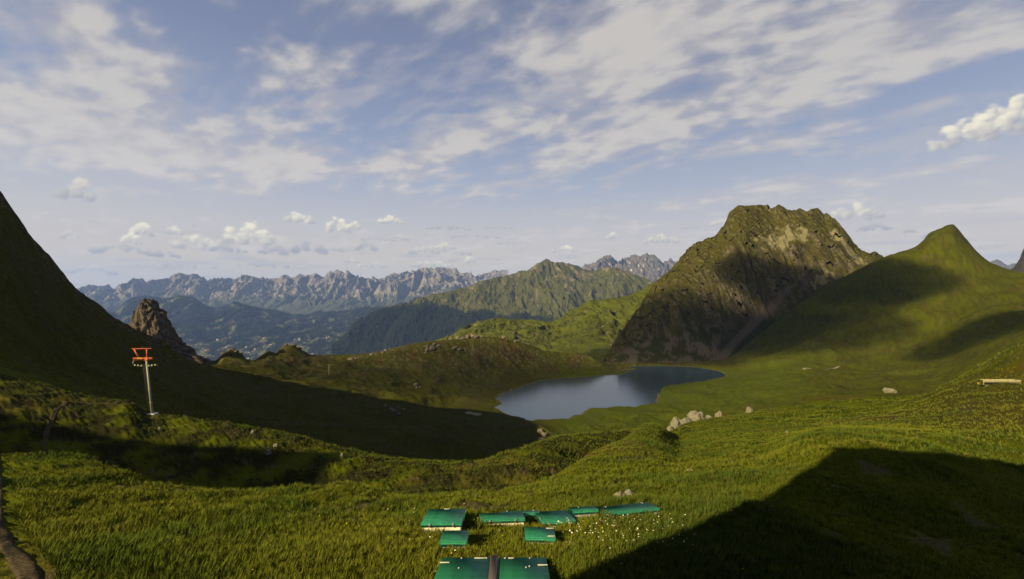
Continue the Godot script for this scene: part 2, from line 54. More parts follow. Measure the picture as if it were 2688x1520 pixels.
const RANGE_SURVEY := [
	[-45.58, 12859.1, -894, -28.83, 10273.3, -894, 4.20, 9024.28, -894],
	[-45.53, 14561.5, -516.05, -28.79, 11866.8, -526.28, -11.76, 11031.8, -408.7, 4.20, 11029.6, -87.93],
	[-45.56, 17675.2, -238.06, -43.58, 17200, -105.72, -43.19, 17090.6, -86.57, -42.53, 16909.1, -120.08, -42.21, 16823.3, -100.93, -41.72, 16694.5, -144.01, -40.90, 16484.7, -77, -40.34, 16346.8, -29.12, -39.47, 16141.3, -72.21, -38.29, 15874.2, -62.63, -37.53, 15764.4, -0.41, -37.07, 15668.1, 66.87, -36.69, 15591.4, 86.1, -36.19, 15489.8, 76.49, -35.64, 15383.1, 62.07, -34.82, 15279.8, 28.5, -34.32, 15391.4, -29.83, -34.09, 15399.8, 14.17, -33.31, 15310.8, -10.39, -32.44, 15162.6, 9.28, -31.56, 15017.8, 14.2, -30.67, 14876.7, 38.79, -29.57, 14711.9, 9.28, -28.82, 14605, -25.15, -28.06, 14501, -0.56, -27.11, 14374.8, 53.55, -26.32, 14276.3, 28.95, -25.41, 14166.8, 63.39, -24.53, 14065.1, 28.95, -22.97, 13897.8, 28.95, -22.47, 13938.2, 83.57, -21.84, 13876, 98.43, -21.20, 13815.4, 93.48, -20.52, 13752.6, 63.76, -20.39, 13741.2, 108.33, -19.92, 13699.4, 98.43, -19.26, 13688.4, 54.02, -17.94, 13626.8, 14.3, -16.60, 13615.7, -10.72, -15.47, 13626, 34.6, -14.56, 13567.8, 59.85, -13.83, 13610.3, 44.95, -13.09, 13654.6, 101.44, -12.25, 13609.7, 121.9, -11.54, 13574.6, 137.24, -10.93, 13545.8, 147.47, -10.13, 13510.5, 121.9, -9.41, 13481.6, 127.01, -8.55, 13449.6, 132.13, -7.88, 13426.9, 137.24, -7.26, 13407.4, 121.9, -6.29, 13380.6, 80.99, -5.47, 13360.8, 91.21, -4.59, 13342.8, 34.97, -3.37, 13491.4, 66.4, -2.15, 13561.6, 103.25, -0.69, 13553, 124.09, 0.20, 13552.1, 144.94, 1.03, 13554.2, 160.58, 1.76, 13558.4, 129.31, 4.20, 13588.5, 92.83],
	[-45.57, 18877.8, -98.28, -43.59, 18446.8, 149.82, -43.21, 18329.7, 185.45, -42.55, 18134.5, 123.11, -42.23, 18042.7, 158.73, -41.74, 17904, 78.59, -40.92, 17679.6, 203.26, -40.36, 17532.1, 292.35, -39.49, 17311.1, 212.17, -38.30, 17024.5, 229.99, -37.55, 16941.3, 347.65, -37.09, 16838.3, 473.13, -36.71, 16756, 508.99, -36.21, 16646.5, 491.06, -35.66, 16531.7, 464.17, -34.84, 16453, 403.54, -34.34, 16702.4, 301.61, -34.10, 16743.7, 386.39, -33.32, 16678.1, 341.88, -32.46, 16516.7, 379.07, -31.58, 16358.8, 388.36, -30.69, 16205.2, 434.86, -29.58, 16025.3, 379.07, -28.84, 15908.5, 313.99, -28.08, 15795.3, 360.47, -27.12, 15657.9, 462.76, -26.34, 15550.4, 416.26, -25.43, 15431.1, 481.36, -24.54, 15320, 416.26, -22.98, 15137.5, 416.26, -22.49, 15238.6, 523.86, -21.86, 15170.5, 552.05, -21.22, 15104.1, 542.66, -20.53, 15035.3, 486.27, -20.41, 15022.9, 570.85, -19.93, 14977.2, 552.05, -19.28, 14992.6, 469.83, -17.96, 14952.2, 396.27, -16.61, 14993.9, 352.29, -15.49, 15058.6, 442.9, -14.57, 14994.4, 491.32, -13.83, 15093.9, 466.79, -13.10, 15195.2, 579.98, -12.26, 15145.2, 619.5, -11.55, 15106.1, 649.14, -10.94, 15074, 668.91, -10.14, 15034.6, 619.5, -9.42, 15002.4, 629.38, -8.56, 14966.8, 639.26, -7.89, 14941.4, 649.14, -7.26, 14919.7, 619.5, -6.30, 14889.8, 540.46, -5.47, 14867.7, 560.22, -4.60, 14847.7, 451.57, -3.38, 15114.2, 520.65, -2.16, 15242.8, 596.73, -0.69, 15233.1, 637.41, 0.20, 15232.1, 678.09, 1.03, 15234.5, 708.6, 1.76, 15239.2, 647.58, 4.21, 15273.1, 576.4],
	[-45.57, 19999.7, 6, -43.60, 19609.8, 345.81, -43.22, 19485.4, 394.39, -42.56, 19277.5, 309.39, -42.24, 19180, 357.96, -41.75, 19032.2, 248.68, -40.93, 18794.2, 418.69, -40.37, 18637.7, 540.18, -39.50, 18402.3, 430.83, -38.31, 18097.6, 455.13, -37.56, 18039, 617.38, -37.10, 17929.8, 788.81, -36.73, 17842.2, 837.8, -36.22, 17725.5, 813.3, -35.67, 17603, 776.56, -34.85, 17547.4, 695.62, -34.35, 17925.4, 562.75, -34.12, 17997.5, 681.3, -33.33, 17953.8, 621.63, -32.47, 17780, 672.99, -31.59, 17610, 685.83, -30.70, 17444.6, 750.05, -29.60, 17250.7, 672.99, -28.85, 17124.8, 583.11, -28.09, 17002.9, 647.31, -27.13, 16855.1, 788.58, -26.35, 16739.2, 724.36, -25.44, 16610.8, 814.28, -24.55, 16491, 724.36, -22.99, 16294.5, 724.36, -22.50, 16452, 877.13, -21.87, 16378.5, 916.2, -21.23, 16306.8, 903.18, -20.54, 16232.3, 825.05, -20.42, 16219, 942.25, -19.94, 16169.6, 916.2, -19.29, 16209.7, 804.23, -17.96, 16189.1, 703.96, -16.62, 16280.2, 646.25, -15.49, 16395.7, 776.2, -14.58, 16325.7, 843.85, -13.84, 16478.5, 813.35, -13.10, 16633, 976.08, -12.26, 16578.3, 1031.6, -11.56, 16535.4, 1073.2, -10.95, 16500.3, 1101, -10.14, 16457.1, 1031.6, -9.43, 16421.8, 1045.5, -8.57, 16382.8, 1059.4, -7.89, 16355, 1073.2, -7.27, 16331.2, 1031.6, -6.30, 16298.4, 920.57, -5.47, 16274.2, 948.32, -4.60, 16252.3, 795.7, -3.38, 16628.9, 900.49, -2.16, 16811.9, 1012, -0.69, 16801.2, 1069.6, 0.20, 16800.1, 1127.2, 1.03, 16802.7, 1170.4, 1.76, 16808, 1084, 4.21, 16845.4, 983.22],
	[-45.58, 23575.1, -1394, -43.60, 23059.1, -1054.2, -43.21, 22912, -1005.6, -42.55, 22669.2, -1090.6, -42.23, 22553.7, -1042, -41.74, 22381.8, -1151.3, -40.91, 22099, -981.35, -40.35, 21913.1, -859.98, -39.49, 21638.4, -969.21, -38.30, 21279.9, -944.94, -37.54, 21186.7, -782.89, -37.07, 21056.1, -611.78, -36.70, 20952.7, -562.89, -36.19, 20816.2, -587.33, -35.64, 20673, -624, -34.83, 20587.7, -704.77, -34.33, 20949.2, -837.42, -34.09, 21011.7, -719.04, -33.32, 20941.6, -778.62, -32.45, 20738.5, -727.33, -31.57, 20540.3, -714.51, -30.67, 20347, -650.41, -29.58, 20121.8, -727.33, -28.83, 19975.9, -817.08, -28.07, 19833.3, -752.97, -27.11, 19660.1, -611.95, -26.33, 19525.6, -676.05, -25.42, 19375.5, -586.31, -24.53, 19236.6, -676.05, -22.97, 19007.6, -676.05, -22.47, 19154.7, -523.57, -21.84, 19069.1, -484.6, -21.21, 18985.8, -497.59, -20.52, 18899.6, -575.54, -20.39, 18883.8, -458.62, -19.92, 18826.4, -484.6, -19.27, 18856.3, -596.31, -17.95, 18815.7, -696.39, -16.61, 18888.1, -754, -15.48, 18988.7, -624.26, -14.57, 18907.6, -556.74, -13.83, 19052.2, -587.16, -13.09, 19198.7, -424.77, -12.25, 19135.6, -369.38, -11.55, 19086.2, -327.85, -10.93, 19045.7, -300.15, -10.13, 18996, -369.38, -9.41, 18955.3, -355.54, -8.55, 18910.4, -341.69, -7.88, 18878.4, -327.85, -7.26, 18851, -369.38, -6.29, 18813.3, -480.15, -5.47, 18785.5, -452.46, -4.59, 18760.3, -604.77, -3.38, 19133.2, -500.15, -2.15, 19313.6, -388.87, -0.69, 19301.4, -331.44, 0.20, 19300.1, -274, 1.03, 19303.1, -230.92, 1.76, 19309.1, -317.08, 4.20, 19352.1, -417.59],
]
const CRAGS_SURVEY := [
	[6.63, 7651.17, -894, 23.80, 8306.29, -894],
	[6.63, 8255.18, 6, 23.79, 8961.58, 6],
	[6.63, 9463.34, 267.13, 9.28, 9575.24, 349.36, 10.47, 9660.77, 404.03, 11.18, 9683.68, 424.36, 11.88, 9708.05, 432.49, 12.58, 9733.87, 416.23, 13.51, 9821.96, 402.04, 14.67, 9923.42, 436.98, 15.49, 10013.8, 459.88, 16.04, 10040.7, 439.23, 16.80, 10080.4, 468.14, 17.47, 10116.9, 468.14, 18.18, 10157.3, 439.23, 18.93, 10307.5, 381.12, 19.59, 10561.1, 418.62, 20.11, 10595.7, 401.59, 23.80, 10875.2, 239.85],
	[6.64, 10570.8, 544.82, 9.28, 10740.7, 731.58, 10.48, 10881.4, 857.69, 11.19, 10907.3, 903.58, 11.90, 10934.8, 921.94, 12.60, 10963.9, 885.22, 13.53, 11108.1, 856.39, 14.68, 11268, 939.06, 15.51, 11415.6, 994.8, 16.05, 11446.2, 947.62, 16.82, 11491.7, 1013.7, 17.49, 11533.4, 1013.7, 18.20, 11579.4, 947.62, 18.95, 11841.5, 820.66, 19.60, 12313.8, 919.38, 20.12, 12354.1, 879.59, 23.81, 12679.6, 501.94],
	[6.63, 12080.8, -355.54, 9.27, 12260.2, -169.21, 10.46, 12406.2, -43.49, 11.17, 12435.5, 2.24, 11.87, 12466.8, 20.53, 12.58, 12499.9, -16.05, 13.50, 12649.8, -44.77, 14.66, 12817.1, 37.62, 15.48, 12970.4, 93.18, 16.02, 13005.2, 46.17, 16.79, 13056.5, 111.98, 17.46, 13103.7, 111.98, 18.17, 13156, 46.17, 18.92, 13425.2, -80.32, 19.57, 13903.4, 18.14, 20.09, 13949, -21.52, 23.80, 14317.4, -398.27],
]
const EASTERN_SURVEY := [
	[45.63, 8866.08, -694, 52.16, 10105.9, -694],
	[45.62, 9722.46, 6, 52.15, 11081.6, 6],
	[45.66, 12735, 538.95, 46.85, 13158.5, 660.64, 47.22, 13250.6, 753.25, 47.49, 13319.1, 776.41, 47.80, 13398, 737.81, 48.15, 13488.5, 683.78, 48.52, 13587.2, 722.37, 49.06, 13733.6, 791.86, 49.67, 13906.9, 699.22, 52.19, 14680.8, 544.93],
	[45.63, 14586.1, -261.52, 46.80, 15046.9, -140.15, 47.17, 15149.9, -47.85, 47.44, 15227.6, -24.77, 47.75, 15318.6, -63.23, 48.10, 15423.1, -117.08, 48.47, 15534.8, -78.62, 49.00, 15700.3, -9.38, 49.63, 15900.5, -101.69, 52.16, 16788.8, -255.54],
]
const CLIFF_SURVEY := [
	[47.70, 1485.97, -94, 53.93, 1698.28, -94],
	[47.69, 1634.28, 6, 53.92, 1867.71, 6],
	[47.73, 2230.03, 76.55, 48.29, 2269.45, 102.89, 48.58, 2297.5, 120.47, 48.76, 2320.89, 139.6, 48.94, 2344.59, 166.91, 49.30, 2376.71, 205.24, 51.35, 2561.67, 321.91, 54.03, 2809.22, 274.89],
	[47.70, 2674.75, -123.49, 48.25, 2718.35, -97.21, 48.53, 2748.48, -79.68, 48.70, 2772.98, -60.62, 48.87, 2797.59, -33.42, 49.21, 2831.9, 4.72, 51.22, 3033.25, 120.53, 53.93, 3311.65, 73.95],
]
const LAKE_SHORE := [-13.7, -505.2, 2.7, -537.6, 38.4, -593.7, 81.9, -617.1, 115.7, -629.5, 139.2, -639.1, 158.2, -645.7, 171.9, -655.9, 178.4, -669.9, 170.6, -677.2, 169.9, -688.4, 182.2, -688.4, 193.0, -699.9, 192.8, -707.8, 182.4, -711.9, 188.6, -724.2, 208.3, -728.5, 258.0, -728.5, 296.2, -715.9, 311.8, -677.2, 306.7, -639.1, 284.0, -617.1, 256.7, -596.5, 218.9, -577.3, 190.7, -559.2, 175.5, -530.8, 162.4, -499.1, 150.7, -469.3, 140.6, -462.4, 131.0, -459.0, 121.3, -449.1, 117.6, -452.4, 106.0, -452.4, 91.3, -445.9, 78.8, -445.9, 64.0, -423.4, 51.3, -408.3, 36.9, -403.0, 19.0, -400.5, 8.3, -407.0, -1.4, -413.7, -8.7, -426.3, -15.6, -447.5, -11.0, -460.7, -12.5, -476.4, -15.7, -485.6]
const CLOUD_MASSES := [
	[42.52, 25.03, 9.14, 2.96, 0, 0.60],
	[25.77, 29.71, 10.85, 2.67, 0, 0.40],
	[-43.30, 13.05, 8.93, 2.37, 0, 0.50],
	[-47.96, 15.82, 4.84, 1.83, 0, 0.50],
	[-29.01, 14.76, 10.27, 1.61, 5, 0.40],
	[-39.26, 21.90, 5.43, 3.10, 0, 0.95],
	[-41.19, 16.63, 14.44, 4.03, 0, 0.75],
	[-34.05, 15.94, 12.68, 3.55, 8, 0.80],
	[-24.41, 26.05, 9.20, 3.05, 15, 0.75],
	[-45.06, 24.11, 2.06, 1.17, 30, 0.60],
	[-8.04, 18.18, 16.67, 1.85, 14, 0.85],
	[6.73, 32.18, 17.40, 3.13, -5, 0.65],
	[15.30, 26.61, 12.77, 4.82, 15, 0.60],
	[21.49, 21.08, 13.01, 3.36, 10, 0.85],
	[34.95, 25.46, 11.80, 4.83, 10, 0.70],
	[34.85, 19.51, 9.36, 2.51, 15, 0.60],
	[9.12, 20.54, 11.50, 1.54, -10, 0.50],
	[45.06, 21.70, 4.55, 3.57, 0, 0.40],
	[-10.96, 25.02, 9.77, 3.91, 20, -0.90],
	[-18.32, 18.97, 5.03, 2.50, 0, -0.50],
	[4.25, 24.55, 5.36, 2.43, 0, -0.50],
	[-32.17, 28.87, 8.52, 1.93, 0, -0.50],
	[42.88, 15.88, 5.54, 1.84, 0, -0.50],
	[19.27, 15.87, 19.30, 1.72, 0, -0.35],
	[-47.84, 20.71, 3.08, 2.88, 0, -0.60],
	[-20.87, 10.45, 42.26, 2.66, 0, -0.60],
	[-11.95, 29.61, 7.78, 2.54, 0, -0.30],
]
const CUMULUS := [
	[-25.43, 9.03, 3.67, 1.69, 1.00],
	[-21.49, 8.31, 2.86, 2.09, 1.00],
	[-19.47, 8.69, 1.92, 1.06, 1.00],
	[-15.08, 9.50, 3.47, 1.38, 1.00],
	[-39.73, 6.51, 2.41, 1.36, 0.90],
	[-40.58, 5.58, 1.73, 1.25, 1.00],
	[-37.33, 6.84, 1.74, 0.90, 0.80],
	[-35.59, 7.79, 0.56, 0.51, 0.70],
	[-35.49, 5.50, 4.37, 1.95, 0.90],
	[-30.57, 6.27, 6.66, 2.71, 1.00],
	[-44.70, 5.67, 1.94, 0.90, 0.60],
	[-41.12, 4.57, 5.10, 1.24, 0.35],
	[-38.06, 4.47, 2.67, 0.75, 0.20],
	[-32.52, 5.32, 3.58, 0.85, 0.20],
	[-28.13, 5.26, 3.45, 1.45, 0.25],
	[-24.59, 5.60, 4.16, 1.72, 0.20],
	[-22.10, 5.89, 3.60, 0.47, 0.20],
	[-18.21, 6.18, 3.03, 1.20, 0.25],
	[-14.15, 7.57, 2.48, 0.79, 0.60],
	[-9.44, 5.88, 8.73, 1.49, 0.60],
	[-8.48, 6.53, 3.51, 1.00, 0.85],
	[-8.01, 8.98, 6.46, 0.93, 0.30],
	[-16.66, 7.39, 4.40, 0.48, 0.30],
	[-19.95, 4.60, 1.90, 0.77, 0.80],
	[-17.31, 4.11, 3.82, 0.91, 0.80],
	[-10.38, 4.28, 5.21, 1.06, 0.85],
	[-5.33, 4.87, 1.54, 1.26, 0.90],
	[6.74, 6.26, 3.54, 0.94, 0.95],
	[13.08, 7.80, 2.05, 1.04, 0.80],
	[18.53, 7.04, 4.31, 1.31, 0.75],
	[21.79, 8.60, 2.28, 0.29, 0.30],
	[25.31, 8.73, 2.75, 1.02, 0.85],
	[37.41, 8.26, 5.68, 2.08, 0.85],
	[39.06, 6.99, 3.04, 0.83, 0.20],
	[41.76, 6.57, 1.00, 0.38, 0.20],
	[43.22, 5.92, 1.27, 0.65, 0.30],
	[47.11, 4.80, 1.55, 0.39, 0.90],
	[45.64, 13.94, 4.42, 2.77, 1.00],
	[47.52, 14.31, 3.58, 2.83, 1.00],
	[49.07, 14.82, 2.33, 2.73, 1.00],
	[-44.52, 9.39, 2.75, 2.21, 0.60],
	[-43.37, 2.56, 3.80, 1.02, 0.60],
	[-36.17, 3.48, 8.20, 0.41, 0.20],
	[-28.87, 3.82, 5.97, 0.67, 0.30],
	[-5.10, 8.02, 7.13, 0.63, 0.30],
	[0.29, 7.32, 4.79, 0.38, 0.30],
	[-1.67, 9.25, 3.59, 0.37, 0.30],
]

const EYE := Vector3(0.0, 6.0, 0.0)
const WATER := -100.0
var taken := {}
var noise := {}
var ground: Loft
var shore := PackedVector2Array()
var sun_dir: Vector3


# ------------------------------------------------------------------ relief
class Loft:
	var xs := []
	var rs := []
	var ys := []
	var mr := []
	var my := []

	func _init(survey: Array) -> void:
		for l in survey:
			var n: int = l.size() / 3
			var a := PackedFloat64Array()
			var r := PackedFloat64Array()
			var y := PackedFloat64Array()
			for i in n:
				a.append(l[3 * i])
				r.append(l[3 * i + 1])
				y.append(l[3 * i + 2])
			xs.append(a)
			rs.append(r)
			ys.append(y)
			mr.append(slopes(a, r))
			my.append(slopes(a, y))

	static func slopes(x: PackedFloat64Array, y: PackedFloat64Array) -> PackedFloat64Array:
		var n := x.size()
		var m := PackedFloat64Array()
		m.resize(n)
		for i in n:
			if i == 0:
				m[i] = (y[1] - y[0]) / maxf(x[1] - x[0], 1e-6)
			elif i == n - 1:
				m[i] = (y[n - 1] - y[n - 2]) / maxf(x[n - 1] - x[n - 2], 1e-6)
			else:
				var h0 := maxf(x[i] - x[i - 1], 1e-6)
				var h1 := maxf(x[i + 1] - x[i], 1e-6)
				var d0 := (y[i] - y[i - 1]) / h0
				var d1 := (y[i + 1] - y[i]) / h1
				if d0 * d1 <= 0.0:
					m[i] = 0.0
				else:
					var w0 := 2.0 * h1 + h0
					var w1 := h1 + 2.0 * h0
					m[i] = (w0 + w1) / (w0 / d0 + w1 / d1)
		return m

	static func cubic(y0: float, y1: float, m0: float, m1: float, h: float, t: float) -> float:
		var t2 := t * t
		var t3 := t2 * t
		return y0 * (2.0 * t3 - 3.0 * t2 + 1.0) + m0 * h * (t3 - 2.0 * t2 + t) + y1 * (3.0 * t2 - 2.0 * t3) + m1 * h * (t3 - t2)

	func column(a: float) -> Array:
		var r := PackedFloat64Array()
		var y := PackedFloat64Array()
		for k in xs.size():
			var x: PackedFloat64Array = xs[k]
			var i := clampi(x.bsearch(a) - 1, 0, x.size() - 2)
			var h := x[i + 1] - x[i]
			var t := clampf((a - x[i]) / h, 0.0, 1.0)
			r.append(cubic(rs[k][i], rs[k][i + 1], mr[k][i], mr[k][i + 1], h, t))
			y.append(cubic(ys[k][i], ys[k][i + 1], my[k][i], my[k][i + 1], h, t))
		for k in range(1, r.size()):
			r[k] = maxf(r[k], r[k - 1] + 0.5)
		return [r, y, slopes(r, y)]

	# height and feature number (0 on the first line, 1 on the second ...) at distance d of a column
	static func at(c: Array, d: float) -> Vector2:
		var r: PackedFloat64Array = c[0]
		var i := clampi(r.bsearch(d) - 1, 0, r.size() - 2)
		var h := r[i + 1] - r[i]
		var t := clampf((d - r[i]) / h, 0.0, 1.0)
		return Vector2(cubic(c[1][i], c[1][i + 1], c[2][i], c[2][i + 1], h, t), i + t)


func fn(kind: String, size: float, seed_: int, octaves := 4, ridged := false) -> FastNoiseLite:
	var f := FastNoiseLite.new()
	f.noise_type = FastNoiseLite.TYPE_SIMPLEX_SMOOTH
	f.seed = seed_
	f.frequency = 1.0 / size
	f.fractal_type = FastNoiseLite.FRACTAL_RIDGED if ridged else (FastNoiseLite.FRACTAL_FBM if octaves > 1 else FastNoiseLite.FRACTAL_NONE)
	f.fractal_octaves = octaves
	noise[kind] = f
	return f


func in_parallel(job: Callable, n: int) -> void:
	var id := WorkerThreadPool.add_group_task(job, n)
	WorkerThreadPool.wait_for_group_task_completion(id)


func spread(from: float, to: float, n: int) -> PackedFloat64Array:
	var a := PackedFloat64Array()
	for i in n:
		a.append(lerpf(from, to, float(i) / (n - 1)))
	return a


# A grid of points over a loft: {pos: [column][row], nor, col, v: row -> feature number}
func survey_grid(loft: Loft, bearings: PackedFloat64Array, steps: Array, shape: Callable, paint: Callable) -> Dictionary:
	var n := bearings.size()
	var vs := PackedFloat64Array()
	for k in steps.size():
		for s in steps[k]:
			vs.append(k + float(s) / steps[k])
	vs.append(steps.size())
	var rows := vs.size()
	var pos := []
	pos.resize(n)
	var nor := []
	nor.resize(n)
	var col := []
	col.resize(n)
	in_parallel(func(i: int) -> void:
		var a := deg_to_rad(bearings[i])
		var c := loft.column(bearings[i])
		var out := PackedVector3Array()
		out.resize(rows)
		for j in rows:
			var k := mini(int(vs[j]), steps.size() - 1)
			var t := vs[j] - k
			var d: float = lerpf(c[0][k], c[0][k + 1], t)
			var y := Loft.cubic(c[1][k], c[1][k + 1], c[2][k], c[2][k + 1], c[0][k + 1] - c[0][k], t)
			out[j] = shape.call(Vector3(sin(a) * d, y, -cos(a) * d), vs[j], d)
		pos[i] = out, n)
	in_parallel(func(i: int) -> void:
		var left: PackedVector3Array = pos[maxi(i - 1, 0)]
		var right: PackedVector3Array = pos[mini(i + 1, n - 1)]
		var here: PackedVector3Array = pos[i]
		var no := PackedVector3Array()
		var co := PackedColorArray()
		no.resize(rows)
		co.resize(rows)
		for j in rows:
			var u := right[j] - left[j]
			var w := here[mini(j + 1, rows - 1)] - here[maxi(j - 1, 0)]
			var m := u.cross(w).normalized()
			if m.y < 0.0:
				m = -m
			no[j] = m
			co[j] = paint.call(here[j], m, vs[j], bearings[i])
		nor[i] = no
		col[i] = co, n)
	return {"pos": pos, "nor": nor, "col": col, "v": vs, "bearings": bearings}


# one mesh from columns c0..c1 and rows r0..r1 of a grid
func patch(g: Dictionary, c0: int, c1: int, r0: int, r1: int) -> ArrayMesh:
	var v := PackedVector3Array()
	var n := PackedVector3Array()
	var c := PackedColorArray()
	for i in range(c0, c1 + 1):
		v.append_array((g.pos[i] as PackedVector3Array).slice(r0, r1 + 1))
		n.append_array((g.nor[i] as PackedVector3Array).slice(r0, r1 + 1))
		c.append_array((g.col[i] as PackedColorArray).slice(r0, r1 + 1))
	var rows := r1 - r0 + 1
	var ix := PackedInt32Array()
	ix.resize((c1 - c0) * (rows - 1) * 6)
	var q := 0
	for i in c1 - c0:
		for j in rows - 1:
			var a := i * rows + j
			ix[q] = a
			ix[q + 1] = a + 1
			ix[q + 2] = a + rows
			ix[q + 3] = a + rows
			ix[q + 4] = a + 1
			ix[q + 5] = a + rows + 1
			q += 6
	var arr := []
	arr.resize(Mesh.ARRAY_MAX)
	arr[Mesh.ARRAY_VERTEX] = v
	arr[Mesh.ARRAY_NORMAL] = n
	arr[Mesh.ARRAY_COLOR] = c
	arr[Mesh.ARRAY_INDEX] = ix
	var m := ArrayMesh.new()
	m.add_surface_from_arrays(Mesh.PRIMITIVE_TRIANGLES, arr)
	return m


# ------------------------------------------------------------------ naming
func numbered(called: String) -> String:
	var n: int = taken.get(called, 0)
	taken[called] = n + 1
	return called if n == 0 else "%s_%03d" % [called, n]


func tag(o: Node, label: String, category: String, group := "", kind := "") -> void:
	o.set_meta("label", label)
	o.set_meta("category", category)
	if group:
		o.set_meta("group", group)
	if kind:
		o.set_meta("kind", kind)


func obj(called: String, mesh: Mesh, m: Material, parent: Node = null) -> MeshInstance3D:
	var o := MeshInstance3D.new()
	o.name = numbered(called) if parent == null else called
	o.mesh = mesh
	o.material_override = m
	(self if parent == null else parent).add_child(o, true)
	return o


func thing(called: String, at: Vector3, turn := 0.0) -> Node3D:
	var o := Node3D.new()
	o.name = numbered(called)
	add_child(o)
	o.position = at
	o.rotation.y = turn
	return o


func land(called: String, mesh: Mesh, m: Material, label: String, category: String) -> MeshInstance3D:
	var o := obj(called, mesh, m)
	tag(o, label, category, "", "structure")
	return o


func scatter(called: String, mesh: Mesh, m: Material, places: Array, colours: PackedColorArray, label: String, category: String) -> void:
	var mm := MultiMesh.new()
	mm.transform_format = MultiMesh.TRANSFORM_3D
	mm.use_colors = true
	mm.mesh = mesh
	mm.instance_count = places.size()
	for i in places.size():
		mm.set_instance_transform(i, places[i])
		mm.set_instance_color(i, colours[i])
	var o := MultiMeshInstance3D.new()
	o.name = numbered(called)
	o.multimesh = mm
	o.material_override = m
	add_child(o)
	tag(o, label, category, "", "stuff")


# ------------------------------------------------------------------ materials
func grain_texture(size: float, seed_: int, low: float, octaves := 5) -> NoiseTexture2D:
	var f := FastNoiseLite.new()
	f.noise_type = FastNoiseLite.TYPE_SIMPLEX_SMOOTH
	f.seed = seed_
	f.frequency = 1.0 / size
	f.fractal_octaves = octaves
	f.fractal_gain = 0.6
	var t := NoiseTexture2D.new()
	t.width = 512
	t.height = 512
	t.seamless = true
	t.noise = f
	var g := Gradient.new()
	g.offsets = PackedFloat32Array([0.15, 0.5, 0.85])
	g.colors = PackedColorArray([Color(low, low, low), Color((low + 1.0) * 0.5, (low + 1.0) * 0.5, (low + 1.0) * 0.5), Color(1, 1, 1)])
	t.color_ramp = g
	return t


func earth(tile: float, low: float, bump: float, seed_: int) -> StandardMaterial3D:
	var m := StandardMaterial3D.new()
	m.vertex_color_use_as_albedo = true
	m.roughness = 1.0
	m.metallic_specular = 0.12
	m.uv1_triplanar = true
	m.uv1_world_triplanar = true
	m.uv1_scale = Vector3.ONE / tile
	m.albedo_texture = grain_texture(60.0, seed_, low)
	if bump > 0.0:
		m.heightmap_enabled = true
		m.heightmap_texture = grain_texture(40.0, seed_ + 1, 0.0, 6)
		m.heightmap_scale = bump * 100.0
	return m


func plain(c: Color, rough := 0.8, spec := 0.3, metal := 0.0) -> StandardMaterial3D:
	var m := StandardMaterial3D.new()
	m.albedo_color = c.linear_to_srgb()
	m.roughness = rough
	m.metallic_specular = spec
	m.metallic = metal
	return m


# ------------------------------------------------------------------ ground helpers
func lake_distance(p: Vector2) -> float:
	var best := 1e9
	var n := shore.size()
	for i in n:
		var q := Geometry2D.get_closest_point_to_segment(p, shore[i], shore[(i + 1) % n])
		best = minf(best, p.distance_squared_to(q))
	best = sqrt(best)
	return -best if Geometry2D.is_point_in_polygon(p, shore) else best


func ground_shape(p: Vector3, v: float, d: float) -> Vector3:
	var h: FastNoiseLite = noise.hummock
	var near := smoothstep(6.0, 22.0, d)
	var bank := smoothstep(4.2, 5.0, v) * (1.0 - smoothstep(6.3, 7.0, v))
	var far := smoothstep(6.6, 8.0, v)
	var y := p.y
	y += near * (1.0 - far) * h.get_noise_2d(p.x, p.z) * (0.26 + 0.12 * bank)
	y += bank * (1.0 - smoothstep(5.3, 5.85, v)) * (noise.tufts as FastNoiseLite).get_noise_2d(p.x, p.z) * 0.9
	if v < 7.0:
		y += (noise.tussock as FastNoiseLite).get_noise_2d(p.x, p.z) * 0.09 * smoothstep(7.0, 16.0, d)
	if far > 0.0:
		var fold: float = (noise.fold as FastNoiseLite).get_noise_2d(p.x, p.z)
		y += far * 4.0 * fold * (1.0 - smoothstep(12.3, 12.9, v))
		var keep := 1.0 - smoothstep(12.6, 13.0, v) * 0.6
		y += far * keep * (noise.knolls as FastNoiseLite).get_noise_2d(p.x, p.z) * (3.2 + 2.5 * smoothstep(11.0, 12.5, v))
		if v > 10.6 and p.x > 230.0:
			var across := atan2(p.x, -p.z) * 700.0
			y += 4.5 * (noise.rib as FastNoiseLite).get_noise_2d(across / 75.0 + 0.004 * p.y, d / 240.0) * smoothstep(10.6, 11.6, v) * (1.0 - smoothstep(12.6, 13.0, v))
		y += far * (noise.tufts as FastNoiseLite).get_noise_2d(p.x, p.z) * 0.9
		if v > 8.5 and p.x > -120.0 and p.x < 420.0:
			var s := lake_distance(Vector2(p.x, p.z)) + 5.0 * (noise.tufts as FastNoiseLite).get_noise_2d(p.x * 0.6, p.z * 0.6)
			if s < 70.0:
				var rim := WATER + (0.14 * s if s > 0.0 else 0.25 * s)
				y = lerpf(maxf(rim, WATER - 6.0), y, smoothstep(4.0, 70.0, s))
				if s > 0.0:
					y = maxf(y, WATER + minf(0.12 * s, 1.6))
	return Vector3(p.x, y, p.z)


func ground_at(x: float, z: float) -> Vector3:
	var d := Vector2(x, z).length()
	var q := Loft.at(ground.column(rad_to_deg(atan2(x, -z))), d)
	return ground_shape(Vector3(x, q.x, z), q.y, d)


func mixc(a: Color, b: Color, t: float) -> Color:
	return a.lerp(b, clampf(t, 0.0, 1.0))


